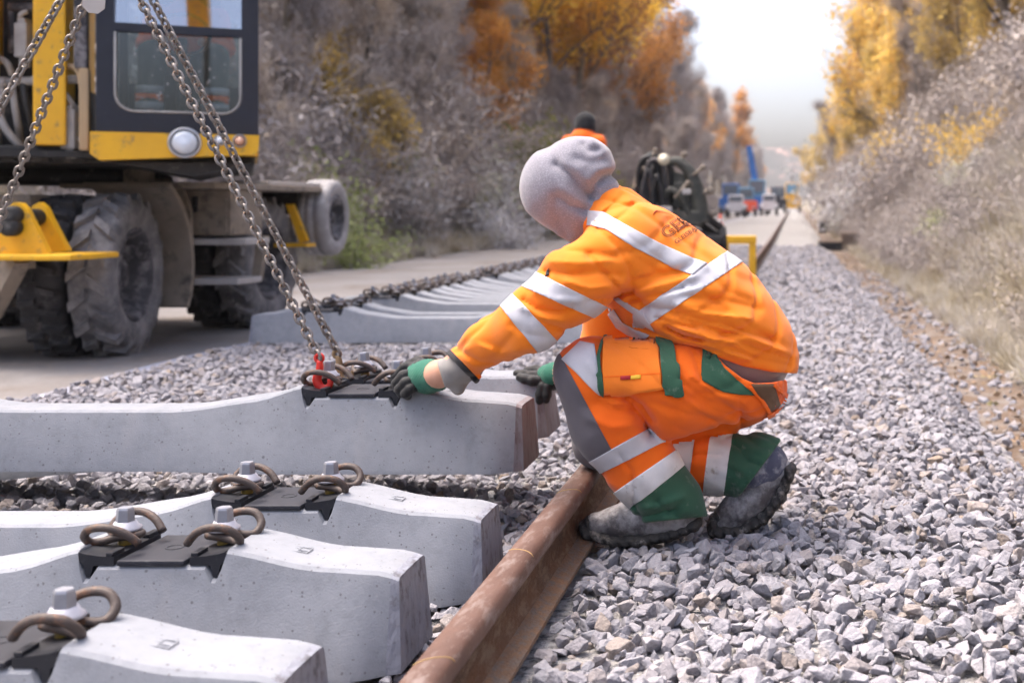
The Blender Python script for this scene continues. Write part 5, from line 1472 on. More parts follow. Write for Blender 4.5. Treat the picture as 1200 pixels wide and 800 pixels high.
# lifting bracket in front of the wheels
bk = MB(); d1, d2 = 7.15, 7.42
def plate(pp, da, db, mi=0):
    q = [P(x, y, da) for x, y in pp]; n = len(q)
    bk.add([v for v in q] + [v + Vector((0.0, db - da, 0)) for v in q], [tuple(range(n)), tuple(reversed(range(n, 2*n)))] + [(i, n+i, n+(i+1) % n, (i+1) % n) for i in range(n)], mi)
plate([(-14, 300), (-2, 256), (6, 243), (15, 237), (24, 238), (31, 245), (57, 298)], d1, d1 + 0.045)
brk = part(bk, 'lifting_bracket', M_yel); bk = MB()
plate([(30, 298), (33, 255), (38, 241), (46, 237), (53, 243), (58, 254), (79, 294)], d2, d2 + 0.05)
part(bk, 'side_plate', M_yel, brk)
bk = MB(); a, b_ = P(-16, 303, 7.05), P(84, 294, 7.05); bk.box((a.x, 7.04, P(0, 305, 7.1).z), (b_.x, 7.55, P(0, 298, 7.1).z), bev=0.012); part(bk, 'flange', M_yel, brk)
bk = MB()
for (x, y, dd) in ((18, 252, d1), (17, 266, d1), (44, 255, d2)):
    c = P(x, y, dd); bk.lathe([(0.055, 0), (0.055, 0.06), (0.03, 0.065), (0.0, 0.065)], 18, M=Matrix.Translation((c.x, c.y, c.z)) @ Matrix.Rotation(R(90), 4, 'X'))
c = P(44, 255, d1); bk.tube([P(20, 254, d1 + 0.02), P(46, 254, d2 + 0.02)], 0.05, 14)
part(bk, 'pin', M_blk, brk)
bk = MB(); beam(bk, P(24, 305, 7.2), P(-12, 372, 7.3), 0.10, 0.06, 0.10, 0.06); beam(bk, P(14, 305, 7.25), P(-30, 370, 7.35), 0.08, 0.05, 0.08, 0.05); beam(bk, P(20, 300, 7.4), Vector((-5.4, 8.0, 0.62)), 0.2, 0.16, 0.24, 0.2); part(bk, 'bracket_arm', M_dirt, brk)

# ------------------------------------------------------------------ the driver behind the glass
def figure(name, label, loc_bones, mats_, h=0.018):
    pass
def Cb(pts_, sy=1.0, g=''):
    out = []
    for p, q in zip(pts_[:-1], pts_[1:]): out.append(Bone(cp(*p[:3]), cp(*q[:3]), p[3], q[3], sy, g))
    return out
db = Cb([(0.47, 1.12, 1.95, 0.13), (0.47, 1.14, 2.32, 0.14), (0.47, 1.10, 2.48, 0.05), (0.47, 1.08, 2.56, 0.09), (0.47, 1.06, 2.62, 0.09)])
for s in (-1, 1):
    db += Cb([(0.47 + 0.20*s, 1.12, 2.33, 0.06), (0.47 + 0.24*s, 0.92, 2.08, 0.05), (0.47 + 0.16*s, 0.62, 2.06, 0.04), (0.47 + 0.12*s, 0.48, 2.06, 0.035)])
    db += Cb([(0.47 + 0.09*s, 1.05, 1.93, 0.085), (0.47 + 0.19*s, 0.55, 1.96, 0.07), (0.47 + 0.19*s, 0.42, 1.58, 0.05), (0.47 + 0.19*s, 0.30, 1.50, 0.045)])
V, F = surface(db, 0.016, k=0.03, smooth=1)
driver = link('person', fix_normals(np_mesh('person', V, F, M_skin)))
tag(driver, 'driver sitting behind the lower windscreen of the excavator cab', 'person')
jk = Cb([(0.47, 1.12, 1.95, 0.15), (0.47, 1.14, 2.30, 0.165), (0.47, 1.12, 2.42, 0.07)], 1.0, 'j')
for s in (-1, 1): jk += Cb([(0.47 + 0.20*s, 1.12, 2.33, 0.08), (0.47 + 0.25*s, 0.92, 2.08, 0.068), (0.47 + 0.16*s, 0.60, 2.06, 0.055)], 1.0, 'j')
V, F = surface(jk, 0.016, k=0.03, smooth=1); link('jacket', fix_normals(np_mesh('jacket', V, F, M_trouser)), driver)
tr_ = []
for s in (-1, 1): tr_ += Cb([(0.47 + 0.09*s, 1.05, 1.93, 0.11), (0.47 + 0.19*s, 0.55, 1.97, 0.095), (0.47 + 0.20*s, 0.42, 1.64, 0.075), (0.47 + 0.20*s, 0.40, 1.52, 0.078)], 1.0, 'l%d' % s)
M_dtrous = cloth('olive_trousers', (0.04, 0.05, 0.043), (0.065, 0.078, 0.066))
V, F = surface(tr_, 0.014, k=0.02, smooth=1); dtr = link('trousers', fix_normals(np_mesh('trousers', V, F, M_dtrous)), driver)
for s in (-1, 1):
    for z, mm, hh in ((1.60, M_refl, 0.028), (1.655, M_trouser, 0.027), (1.71, M_refl, 0.028)):
        m = MB(); c = cp(0.47 + 0.20*s, 0.415 + (z-1.6)*0.25, z)
        m.lathe([(0.086, -hh), (0.088, 0), (0.088, hh)], 18, M=Matrix.Translation(c)); link('reflective_tape', m.mesh('reflective_tape', mm), dtr)
# ------------------------------------------------------------------ things further down the cutting
def person_simple(base, label, jacket_m, trouser_m, hat_m, facing=0.0, h=0.022):
    """a standing worker; facing turns about the vertical, 0 = back to the camera"""
    c, s = math.cos(facing), math.sin(facing)
    def W(x, y, z): return Vector((base.x + x*c - y*s, base.y + x*s + y*c, base.z + z))
    def bb(pts_, sy=1.0, g=''): return [Bone(W(*p[:3]), W(*q[:3]), p[3], q[3], sy, g) for p, q in zip(pts_[:-1], pts_[1:])]
    body = bb([(0, 0, 0.95, 0.12), (0, 0, 1.22, 0.125), (0, -0.0, 1.45, 0.10), (0, 0.02, 1.56, 0.055), (0, 0.03, 1.66, 0.082), (0, 0.035, 1.72, 0.088)])
    jk, tr = bb([(-0.19, 0, 1.565, 0.075), (0.19, 0, 1.565, 0.075)], 1.0, 'j') + bb([(0, 0, 0.92, 0.155), (0, 0, 1.2, 0.16), (0, 0, 1.59, 0.145), (0, 0.02, 1.64, 0.09)], 1.0, 'j'), []
    for q in (-1, 1):
        arm = [(0.19*q, 0, 1.54, 0.065), (0.25*q, 0.02, 1.15, 0.042), (0.23*q, 0.14, 0.92, 0.035), (0.22*q, 0.18, 0.84, 0.04)]
        leg = [(0.09*q, 0, 0.92, 0.09), (0.11*q, 0.03, 0.50, 0.06), (0.12*q, 0.0, 0.09, 0.045), (0.13*q, 0.15, 0.05, 0.045)]
        body += bb(arm) + bb(leg)
        jk += bb([(p[0], p[1], p[2], p[3] + 0.028) for p in arm[:3]], 1.0, 'j'); tr += bb([(p[0], p[1], p[2], p[3] + 0.025) for p in leg[:3]], 1.0, 't%d' % q)
    V, F = surface(body, h, k=0.03, smooth=1)
    o = link('person', fix_normals(np_mesh('person', V - np.array(base), F, M_skin))); o.location = base
    tag(o, label, 'person')
    for nm, bs, mm in (('jacket', jk, jacket_m), ('trousers', tr, trouser_m)):
        V, F = surface(bs, h, k=0.03, smooth=1); link(nm, fix_normals(np_mesh(nm, V - np.array(base), F, mm)), o)
    V, F = surface(bb([(0, 0.03, 1.73, 0.128), (0, 0.035, 1.785, 0.120)], 1.0, 'c'), 0.016, k=0.02, smooth=1); link('beanie', fix_normals(np_mesh('beanie', V - np.array(base), F, hat_m)), o)
    t = MB()
    for q in (-1, 1): t.tube([Vector(W(0.10*q, -0.165, 1.0)) - base, Vector(W(0.10*q, -0.172, 1.3)) - base, Vector(W(0.10*q, -0.14, 1.50)) - base], 0.028, 6)
    t.build('reflective_tape', M_refl, o)
    return o
pb_ = P(684, 300, 12.6); far_worker = person_simple(Vector((pb_.x, 12.6, 0.165)), 'worker in orange jacket and black beanie standing behind the grey hood', M_trouser, M_greys, M_black, facing=-0.35)
far_worker.scale = (0.93,) * 3

# dark hydraulic tool with looping hoses
ht = empty('hydraulic_tool', P(790, 330, 13.0)); ht.location.z = 0.0
tag(ht, 'dark machine head with looping hoses and a pale knob behind the worker\'s back', 'machine')
hb0 = ht.location.copy()
def hp(mb, nm, mats, parent=None):
    mb.v = [(p[0]-hb0.x, p[1]-hb0.y, p[2]-hb0.z) for p in mb.v]; return mb.build(nm, mats, parent or ht)
DD = 13.0
for k, (x0, x1, top, bot, dd) in enumerate(((747, 772, 184, 236, 0.0), (751, 776, 181, 240, 0.08), (756, 780, 187, 244, -0.06), (760, 772, 196, 240, 0.1), (748, 768, 190, 226, 0.14), (766, 786, 184, 238, 0.05), (753, 766, 200, 250, -0.1), (744, 764, 198, 246, 0.04), (758, 790, 190, 258, 0.18), (764, 776, 206, 250, -0.12))):
    m = MB(); m.tube(catmull([P(x0 + 3, bot, DD + dd), P(x0, (top + bot) / 2, DD + dd), P(x0 + 4, top + 6, DD + dd), P((x0 + x1) / 2, top, DD + dd), P(x1 - 3, top + 8, DD + dd), P(x1, (top + bot) / 2 + 4, DD + dd), P(x1 + 2, bot + 8, DD + dd)], 5), 0.026, 8); hp(m, 'hose', (M_hosed, M_hosed, M_tyred, M_dirt)[k % 4] if k != 3 else M_tyre)
m = MB()
m.tube(catmull([P(783, 190, DD), P(796, 190, DD), P(809, 203, DD), P(818, 228, DD), P(822, 262, DD)], 6), [0.045 + 0.0022 * i for i in range(25)], 10)
m.add([P(788, 200, DD + 0.05), P(806, 206, DD + 0.05), P(815, 240, DD - 0.02), P(796, 250, DD - 0.02), P(788, 200, DD + 0.12), P(806, 206, DD + 0.12), P(815, 240, DD + 0.06), P(796, 250, DD + 0.06)], [(0, 1, 2, 3), (7, 6, 5, 4), (0, 4, 5, 1), (1, 5, 6, 2), (2, 6, 7, 3), (3, 7, 4, 0)])
m.tube(catmull([P(776, 236, DD - 0.05), P(786, 222, DD - 0.1), P(800, 236, DD - 0.1), P(812, 262, DD - 0.05)], 5), 0.035, 8)
for q_ in range(3): m.tube(catmull([P(776 + 5*q_, 262, DD + 0.1), P(778 + 4*q_, 236 - 3*q_, DD + 0.16), P(790 + 5*q_, 216 + 8*q_, DD + 0.12)], 4), 0.022, 8)
m.box((P(790, 0, DD).x, DD - 0.06, P(0, 244, DD).z), (P(806, 0, DD).x, DD + 0.1, P(0, 214, DD).z), bev=0.02)
m.box((P(776, 0, DD).x, DD - 0.1, P(0, 266, DD).z), (P(824, 0, DD).x, DD + 0.3, P(0, 246, DD).z), bev=0.04)
m.v = m.v
hp(m, 'housing', mat('dark_green_housing', (0.03, 0.033, 0.03), (0.075, 0.075, 0.062), scale=7, rough=0.7, c3=(0.15, 0.13, 0.11), s3=9, t3=0.6))
m = MB()
for a_, b_, r_ in (((812, 206, DD - 0.05), (824, 196, DD - 0.1), 0.02), ((818, 228, DD), (832, 224, DD - 0.05), 0.03), ((764, 186, DD), (768, 176, DD), 0.018), ((798, 190, DD), (802, 181, DD), 0.022), ((748, 214, DD), (741, 224, DD), 0.02), ((821, 246, DD), (836, 250, DD), 0.028), ((790, 232, DD - 0.2), (806, 214, DD - 0.2), 0.016)):
    m.tube([P(*a_), P(*b_)], r_, 7); q = P(*b_); m.lathe([(0.0, -r_*1.5), (r_*1.5, -r_), (r_*1.5, r_), (0.0, r_*1.5)], 8, M=Matrix.Translation(q))
hp(m, 'fitting', M_dirt)
m = MB(); m.lathe([(0.0, -0.05), (0.045, -0.04), (0.065, 0.0), (0.05, 0.045), (0.0, 0.06)], 16, M=Matrix.Translation(P(778, 187, DD - 0.25)) @ Matrix.Rotation(R(80), 4, 'X')); hp(m, 'knob', mat('cream_knob', (0.55, 0.50, 0.38), rough=0.5))
m = MB()
for (a, b) in (((798, 234, DD), (846, 268, DD)), ((800, 248, DD), (846, 280, DD + 0.2)), ((846, 266, DD), (848, 296, DD)), ((780, 262, DD), (846, 282, DD))): m.tube([P(*a), P(*b)], 0.045, 8)
m.box((P(806, 0, DD).x, DD - 0.15, P(0, 286, DD).z), (P(848, 0, DD).x, DD + 0.15, P(0, 276, DD).z), bev=0.02); m.tube([P(806, 282, DD), Vector((P(806, 0, DD).x, DD, 0.02))], 0.05, 8); m.tube([P(846, 282, DD), Vector((P(846, 0, DD).x, DD, 0.02))], 0.05, 8)
hp(m, 'frame', M_blk)
m = MB(); m.box((P(802, 0, DD).x, DD - 0.26, P(0, 228, DD).z), (P(812, 0, DD).x, DD - 0.2, P(0, 222, DD).z), bev=0.01); m.box((P(774, 0, DD).x, DD - 0.25, P(0, 256, DD).z), (P(790, 0, DD).x, DD - 0.2, P(0, 242, DD).z), bev=0.01); hp(m, 'plate', M_dplate)
# yellow trestle
yt = empty('yellow_trestle', (P(866, 0, 15.0).x, 15.0, 0.0)); tag(yt, 'yellow tubular steel trestle standing on the stones behind the worker\'s back', 'trestle')
m = MB(); z1 = P(0, 281, 15).z; w = 0.17
m.box((-w-0.05, -0.05, z1 - 0.05), (w+0.05, 0.05, z1 + 0.05), bev=0.012); m.build('crossbar', M_yel, yt)
for s in (-1, 1):
    m = MB(); m.box((s*w-0.045, -0.045, 0.0), (s*w+0.045, 0.045, z1 - 0.052), bev=0.01); m.build('leg', M_yel, yt)
m = MB(); m.box((-w-0.03, 0.6, z1 - 0.04), (w+0.03, 0.68, z1 + 0.04), bev=0.01); m.box((-0.04, 0.05, z1-0.04), (0.04, 0.6, z1 + 0.03), bev=0.01); m.build('brace', M_yel, yt)
# traffic cone
cb = P(844, 268, 52); gzc = gz(cb.x, 52.0)
cn_ = empty('traffic_cone', (cb.x, 52.0, gzc)); tag(cn_, 'small reddish traffic cone on the stones before the parked vehicles', 'traffic cone')
m = MB(); m.box((-0.2, -0.2, 0), (0.2, 0.2, 0.04), bev=0.01); m.build('base', M_conec, cn_)
m = MB(); m.lathe([(0.16, 0.04), (0.12, 0.24)], 16); m.lathe([(0.085, 0.4), (0.045, 0.62), (0.0, 0.63)], 16); m.build('cone', M_conec, cn_)
m = MB(); m.lathe([(0.1202, 0.24), (0.0852, 0.40)], 16); m.build('reflective_band', M_white, cn_)
# crates at the foot of the right bank
def crate(name, x, y, w, h, dd, label, cat, mm, grp=None):
    t = empty(name, (x, y, gz(x, y))); tag(t, label, cat, grp)
    k = 4
    for i in range(k):
        z0 = h * i / k + 0.01
        m = MB(); m.box((-w/2, -dd/2 - 0.02, z0), (w/2, -dd/2 + 0.01, z0 + h/k - 0.02), bev=0.006); m.build('plank', mm, t)
        m = MB(); m.box((-w/2 - 0.02, -dd/2 + 0.012, z0), (-w/2 + 0.01, dd/2, z0 + h/k - 0.02), bev=0.006); m.build('plank', mm, t)
    m = MB(); m.box((-w/2 + 0.012, -dd/2 + 0.012, 0.0), (w/2, dd/2, h - 0.03)); m.build('body', mm, t)
    m = MB(); m.box((-w/2 - 0.03, -dd/2 - 0.03, h), (w/2 + 0.03, dd/2 + 0.03, h + 0.04), bev=0.008); m.build('lid', M_wood, t)
    return t
crate('timber_stack', P(973, 0, 33).x, 33.0, 0.62, 0.24, 0.5, 'low black stack of tarred timbers at the foot of the right bank', 'timber stack', M_woodk)
crate('wooden_crate', P(1000, 0, 33.5).x, 33.5, 0.66, 0.44, 0.6, 'brown wooden crate beside the low black timber stack', 'crate', M_wood)
crate('wooden_box', P(968, 0, 52).x, 52.0, 0.6, 0.5, 0.6, 'small dark wooden box further along the right bank', 'crate', M_woodk)

M_fwin = mat('far_window', (0.13, 0.16, 0.20), rough=0.3)
# parked vehicles and machines far away
def far_machine(name, px, d, label, cat, body_m, cab_m, w, h, boom=None, boom_m=None):
    x = P(px, 0, d).x; t = empty(name, (x, d, gz(x, d))); tag(t, label, cat)
    m = MB(); m.box((-w/2, 0, 0.45), (w/2, w*1.6, 0.45 + h*0.45), bev=0.08); m.build('body', body_m, t)
    m = MB(); m.box((-w*0.36, 0.1, 0.45 + h*0.45), (w*0.36, w*0.9, 0.45 + h), bev=0.1); c = m.build('cab', cab_m, t)
    m = MB(); m.box((-w*0.30, 0.07, 0.55 + h*0.55), (w*0.30, 0.11, 0.35 + h)); m.build('window', M_fwin if name != 'rail_machine' else M_cyan, c)
    for s in (-1, 1):
        for yy in (0.4, w*1.3):
            m = MB(); m.lathe([(0.2, -0.15), (0.45, -0.14), (0.48, 0), (0.45, 0.14), (0.2, 0.15)], 16, M=Matrix.Translation((s*w*0.42, yy, 0.46)) @ Matrix.Rotation(R(90), 4, 'Y')); m.build('wheel', M_tyred, t)
    for s in (-1, 1):
        m = MB(); m.lathe([(0.09, 0), (0.09, 0.05), (0, 0.06)], 10, M=Matrix.Translation((s*w*0.36, 0.0, 0.75)) @ Matrix.Rotation(R(90), 4, 'X')); m.build('headlight', M_lamp, t)
    if boom:
        m = MB()
        for a, b in zip(boom[:-1], boom[1:]): beam(m, a, b, 0.42, 0.5, 0.36, 0.42)
        m.build('boom', boom_m or body_m, t)
    return t
far_machine('crane_vehicle', 887, 105, 'blue machine with a tall upright blue boom far down the cutting', 'crane', M_blue, M_cyan, 2.0, 2.7, boom=[(-0.1, 1.0, 2.0), (-0.25, 1.2, 3.4), (-0.75, 1.4, 6.2)])
far_machine('parked_van', 874, 100, 'red fronted van parked left of the upright blue boom', 'van', M_conec, M_cyan, 1.8, 2.0)
far_machine('parked_car', 862, 92, 'white car parked left of the red fronted van', 'car', M_white, M_white, 1.6, 1.3)
far_machine('parked_truck', 856, 118, 'blue truck parked behind the white car under the trees', 'truck', M_blue, M_blue, 2.3, 2.6)
far_machine('parked_car', 901, 104, 'white car parked right of the upright blue boom', 'car', M_white, M_white, 1.6, 1.4)
far_machine('parked_wagon', 911, 128, 'dark navy wagon parked behind the white car near the rail', 'wagon', M_navyf, M_navyf, 2.0, 2.4)
ym = far_machine('rail_machine', 928, 142, 'yellow rail machine with a pale windscreen at the far end of the rail', 'rail machine', M_yel, M_yel, 2.2, 3.0)
m = MB(); m.tube([(0, 0.6, 3.3), (0, 0.6, 5.0)], 0.08, 6); m.build('mast', M_blk, ym)
# ------------------------------------------------------------------ plants
def leaf_mat(name, cols, rough=0.8, trans=0.55, nscale=0.5):
    """leaves: each leaf takes its own tone, clumps shift together"""
    m = bpy.data.materials.new(name); m.use_nodes = True
    N = m.node_tree.nodes; L = m.node_tree.links; b = N['Principled BSDF']
    b.inputs['Roughness'].default_value = rough; b.inputs['Specular IOR Level'].default_value = 0.15
    g = N.new('ShaderNodeNewGeometry'); oi = N.new('ShaderNodeObjectInfo')
    tc = N.new('ShaderNodeTexCoord'); nz = N.new('ShaderNodeTexNoise'); nz.inputs['Scale'].default_value = nscale; nz.inputs['Detail'].default_value = 3
    L.new(tc.outputs['Object'], nz.inputs['Vector'])
    a1 = N.new('ShaderNodeMath'); a1.operation = 'MULTIPLY_ADD'; a1.inputs[1].default_value = 0.20; L.new(g.outputs['Random Per Island'], a1.inputs[0])
    a2 = N.new('ShaderNodeMath'); a2.operation = 'MULTIPLY_ADD'; a2.inputs[1].default_value = 1.2; a2.inputs[2].default_value = -0.25; L.new(nz.outputs['Fac'], a2.inputs[0])
    L.new(a2.outputs[0], a1.inputs[2])
    a3 = N.new('ShaderNodeMath'); a3.operation = 'MULTIPLY_ADD'; a3.inputs[1].default_value = 0.7; L.new(oi.outputs['Random'], a3.inputs[0]); 
    sub = N.new('ShaderNodeMath'); sub.operation = 'SUBTRACT'; sub.inputs[1].default_value = 0.33; L.new(a1.outputs[0], sub.inputs[0]); L.new(sub.outputs[0], a3.inputs[2])
    rp = N.new('ShaderNodeValToRGB'); cr = rp.color_ramp
    n = len(cols)
    cr.elements[0].position = 0.0; cr.elements[0].color = (*cols[0], 1); cr.elements[1].position = 1.0; cr.elements[1].color = (*cols[-1], 1)
    for i in range(1, n - 1):
        e = cr.elements.new(i / (n - 1)); e.color = (*cols[i], 1)
    L.new(a3.outputs[0], rp.inputs['Fac']); L.new(rp.outputs['Color'], b.inputs['Base Color'])
    tr = N.new('ShaderNodeBsdfTranslucent'); L.new(rp.outputs['Color'], tr.inputs['Color'])
    mx = N.new('ShaderNodeMixShader'); mx.inputs['Fac'].default_value = trans
    L.new(b.outputs[0], mx.inputs[1]); L.new(tr.outputs[0], mx.inputs[2]); L.new(mx.outputs[0], N['Material Output'].inputs['Surface'])
    return m
L_gold = leaf_mat('golden_leaves', [(0.42, 0.22, 0.06), (0.66, 0.38, 0.07), (0.80, 0.50, 0.08), (0.86, 0.62, 0.10), (0.66, 0.45, 0.13)])
L_oran = leaf_mat('orange_leaves', [(0.28, 0.15, 0.08), (0.54, 0.27, 0.08), (0.72, 0.37, 0.08), (0.52, 0.32, 0.15)])
L_olive = leaf_mat('olive_leaves', [(0.27, 0.19, 0.09), (0.46, 0.34, 0.12), (0.62, 0.45, 0.13), (0.74, 0.50, 0.13), (0.52, 0.39, 0.19)])
L_green = leaf_mat('yellow_green_leaves', [(0.14, 0.14, 0.03), (0.27, 0.27, 0.05), (0.38, 0.36, 0.07)])
L_twig = leaf_mat('bare_twigs', [(0.20, 0.175, 0.165), (0.34, 0.30, 0.29), (0.43, 0.385, 0.36), (0.50, 0.40, 0.29)], trans=0.05)
L_frost = leaf_mat('frosted_leaves', [(0.19, 0.18, 0.165), (0.36, 0.345, 0.345), (0.48, 0.465, 0.485), (0.56, 0.55, 0.575), (0.42, 0.42, 0.25), (0.68, 0.67, 0.69)], trans=0.1, nscale=1.2)
L_frostg = leaf_mat('frosted_green', [(0.14, 0.16, 0.07), (0.27, 0.31, 0.11), (0.39, 0.43, 0.16), (0.45, 0.46, 0.35)], trans=0.1, nscale=1.2)
L_grass = leaf_mat('frosted_grass', [(0.24, 0.20, 0.13), (0.38, 0.33, 0.23), (0.46, 0.41, 0.34), (0.50, 0.475, 0.46), (0.34, 0.34, 0.16)], trans=0.1, nscale=0.8)
M_bark = mat('bark', (0.085, 0.07, 0.06), (0.17, 0.145, 0.125), scale=5, rough=0.95, bump=0.6, bscale=14, stretch=(1, 1, 0.25), bdist=0.05)
M_barkp = mat('pale_bark', (0.20, 0.165, 0.12), (0.32, 0.265, 0.20), scale=5, rough=0.95, bump=0.5, bscale=14, stretch=(1, 1, 0.25))

def leaf_quads(centers, size, r, flat=0.0, aspect=0.6):
    """one folded quad per leaf"""
    n = len(centers)
    a = r.normal(size=(n, 3)); a[:, 2] *= (1 - flat); a /= np.linalg.norm(a, axis=1)[:, None]
    b = np.cross(a, r.normal(size=(n, 3))); b /= np.linalg.norm(b, axis=1)[:, None]
    s = (size * r.uniform(0.6, 1.3, n))[:, None]
    V = np.stack([centers - a*s*0.5, centers + b*s*0.5*aspect, centers + a*s*0.5, centers - b*s*0.5*aspect], 1).reshape(-1, 3)
    F = np.arange(4*n).reshape(n, 4)
    return V, F
def tube_np(pts_, rad, n=6):
    m = MB(); m.tube(pts_, list(rad), n, caps=True); return m
def tree_kind(seed, height, spread, crown0, leafm, nleaf, lsize, twiggy=0, bark=M_bark, thin=1.0):
    """trunk with limbs, crown of leaves gathered round the twig ends"""
    r = np.random.default_rng(seed); rd = random.Random(seed)
    tm = MB(); ends = []
    def grow(p, d, length, rad, level):
        k = 5; pts_ = [p]; dd = d.copy()
        for i in range(k):
            dd = (dd + Vector((rd.gauss(0, 0.10), rd.gauss(0, 0.10), 0.05 if level else 0.03)) * (1 + level*0.5)).normalized()
            p = p + dd * (length / k); pts_.append(p)
        tm.tube(pts_, [rad * (1 - 0.72 * i / k) for i in range(k + 1)], 7 if level == 0 else 5 if level == 1 else 4)
        if level >= 1: ends.extend([(q, level) for q in pts_[2:]])
        if level < 3:
            nb = (10, 5, 4)[level]
            for j in range(nb):
                f = (crown0 + (1 - crown0) * (j + rd.random()) / nb) if level == 0 else rd.uniform(0.3, 1.0)
                i = min(k - 1, int(f * k)); q = pts_[i].lerp(pts_[i+1], f * k - i)
                ang = rd.uniform(0, 6.283); tilt = rd.uniform(0.5, 1.1) if level == 0 else rd.uniform(0.4, 0.9)
                ax = dd.orthogonal().normalized(); ax.rotate(Matrix.Rotation(ang, 3, dd)); nd = (dd * math.cos(tilt) + ax * math.sin(tilt) + Vector((0, 0, 0.15))).normalized()
                ln = spread * (1.15 - 0.7 * f if level == 0 else 0.5) * rd.uniform(0.7, 1.15) * (1 if level < 2 else 0.6)
                grow(q, nd, ln if level == 0 else length * rd.uniform(0.4, 0.65), rad * (0.42 if level == 0 else 0.5) * (1 - 0.5*f if level == 0 else 1), level + 1)
    grow(Vector((0, 0, -0.4)), Vector((rd.gauss(0, 0.05), rd.gauss(0, 0.05), 1)).normalized(), height * 0.92, height * 0.012 * thin + 0.05, 0)
    trunk = tm.mesh('trunk', bark)
    E = np.array([e[0] for e in ends]); lev = np.array([e[1] for e in ends])
    pick = r.choice(len(E), nleaf, p=(lev ** 1.5) / (lev ** 1.5).sum())
    c = E[pick] + r.normal(0, spread * 0.085, (nleaf, 3))
    V, F = leaf_quads(c, lsize, r)
    if twiggy:
        pk = r.choice(len(E), twiggy); c = E[pk] + r.normal(0, spread*0.06, (twiggy, 3))
        a = r.normal(size=(twiggy, 3)); a[:, 2] = np.abs(a[:, 2]) + 0.5; a /= np.linalg.norm(a, axis=1)[:, None]
        b = np.cross(a, r.normal(size=(twiggy, 3))); b /= np.linalg.norm(b, axis=1)[:, None]
        L_ = r.uniform(0.4, 1.1, twiggy)[:, None] * spread * 0.25; wd = 0.012
        V2 = np.stack([c - b*wd, c + b*wd, c + a*L_ + b*wd*0.4, c + a*L_ - b*wd*0.4], 1).reshape(-1, 3)
        F2 = np.arange(4*twiggy).reshape(twiggy, 4) + len(V)
        mi = np.concatenate([np.zeros(len(F)), np.ones(len(F2))]); V = np.concatenate([V, V2]); F = np.concatenate([F, F2])
        crown = np_mesh('crown', V, F, [leafm, L_twig], smooth=False, mi=mi)
    else:
        crown = np_mesh('crown', V, F, leafm, smooth=False)
    return trunk, crown
KIND = {
    'golden': [tree_kind(1, 14, 4.4, 0.12, L_gold, 8000, 0.28), tree_kind(2, 16, 4.8, 0.3, L_gold, 7000, 0.28, bark=M_barkp)],
    'orange': [tree_kind(3, 15, 4.6, 0.12, L_oran, 8000, 0.28), tree_kind(4, 12, 4.4, 0.08, L_oran, 7000, 0.26)],
    'olive': [tree_kind(5, 12, 4.6, 0.06, L_olive, 7500, 0.27, 1500), tree_kind(6, 10, 4.2, 0.05, L_olive, 7000, 0.25, 1500)],
    'bare': [tree_kind(7, 14, 4.2, 0.12, L_twig, 2000, 0.18, 6500, bark=M_barkp), tree_kind(8, 12, 4.0, 0.06, L_twig, 2200, 0.18, 7500)],
}
COUNT = {}
ORD = ['first', 'second', 'third', 'fourth', 'fifth', 'sixth', 'seventh', 'eighth', 'ninth', 'tenth', 'eleventh', 'twelfth', 'thirteenth', 'fourteenth', 'fifteenth', 'sixteenth', 'seventeenth', 'eighteenth', 'nineteenth', 'twentieth', 'twenty-first', 'twenty-second', 'twenty-third', 'twenty-fourth']
def plant(name, kind, i, x, y, s, label, cat, group, rz=None):
    tr, cr = KIND[kind][i % len(KIND[kind])]
    if y < 75:
        n_ = COUNT[label] = COUNT.get(label, 0) + 1
        label = label + ', ' + ORD[min(n_, len(ORD)) - 1] + ' from the camera' if n_ <= len(ORD) else label
    else: label = label.replace('on the', 'far down the').replace('growing far down the', 'growing far down the')
    t = empty(name, (x, y, gz(x, y) - 0.1), rz if rz is not None else random.uniform(0, 6.28)); t.scale = (s, s, s * random.uniform(0.92, 1.1))
    tag(t, label, cat, group)
    link('trunk', tr, t); link('crown', cr, t)
    return t
LAB = {'golden': 'golden yellow autumn tree in the wood on the left bank', 'orange': 'orange brown autumn tree in the wood on the left bank', 'bare': 'bare grey brown tree in the wood on the left bank', 'olive': 'olive yellow leafed tree in the wood on the left bank'}
LABR = {'golden': 'golden yellow autumn tree growing on the right bank', 'orange': 'orange autumn tree growing on the right bank', 'bare': 'bare grey brown tree growing on the right bank', 'olive': 'olive yellow leafed tree growing on the right bank'}
tr_r = random.Random(21)
# left bank: a wood along the upper slope
y = 17.0
while y < 420:
    for row in range(3 if y < 110 else 2):
        x = -14.2 - row * 3.2 + tr_r.uniform(-1.2, 1.2) + (1.2 if y > 60 else 0) + (1.0 if y > 110 else 0)
        yy = y + tr_r.uniform(-1.5, 1.5) + row * 1.1
        q = tr_r.random()
        if yy < 27: k = 'bare' if q < 0.6 else 'olive' if q < 0.8 else 'golden'
        elif yy < 78: k = 'golden' if q < 0.75 else 'orange'
        elif yy < 100: k = 'orange' if q < 0.65 else 'bare'
        else: k = 'bare' if q < 0.8 else 'orange'
        s = tr_r.uniform(0.85, 1.2)
        plant('autumn_tree' if k != 'bare' else 'bare_tree', k, tr_r.randrange(2), x, yy, s, LAB[k], 'tree', 'trees of the left bank')
    y += 4.2 if y < 70 else 6.5 if y < 130 else 13
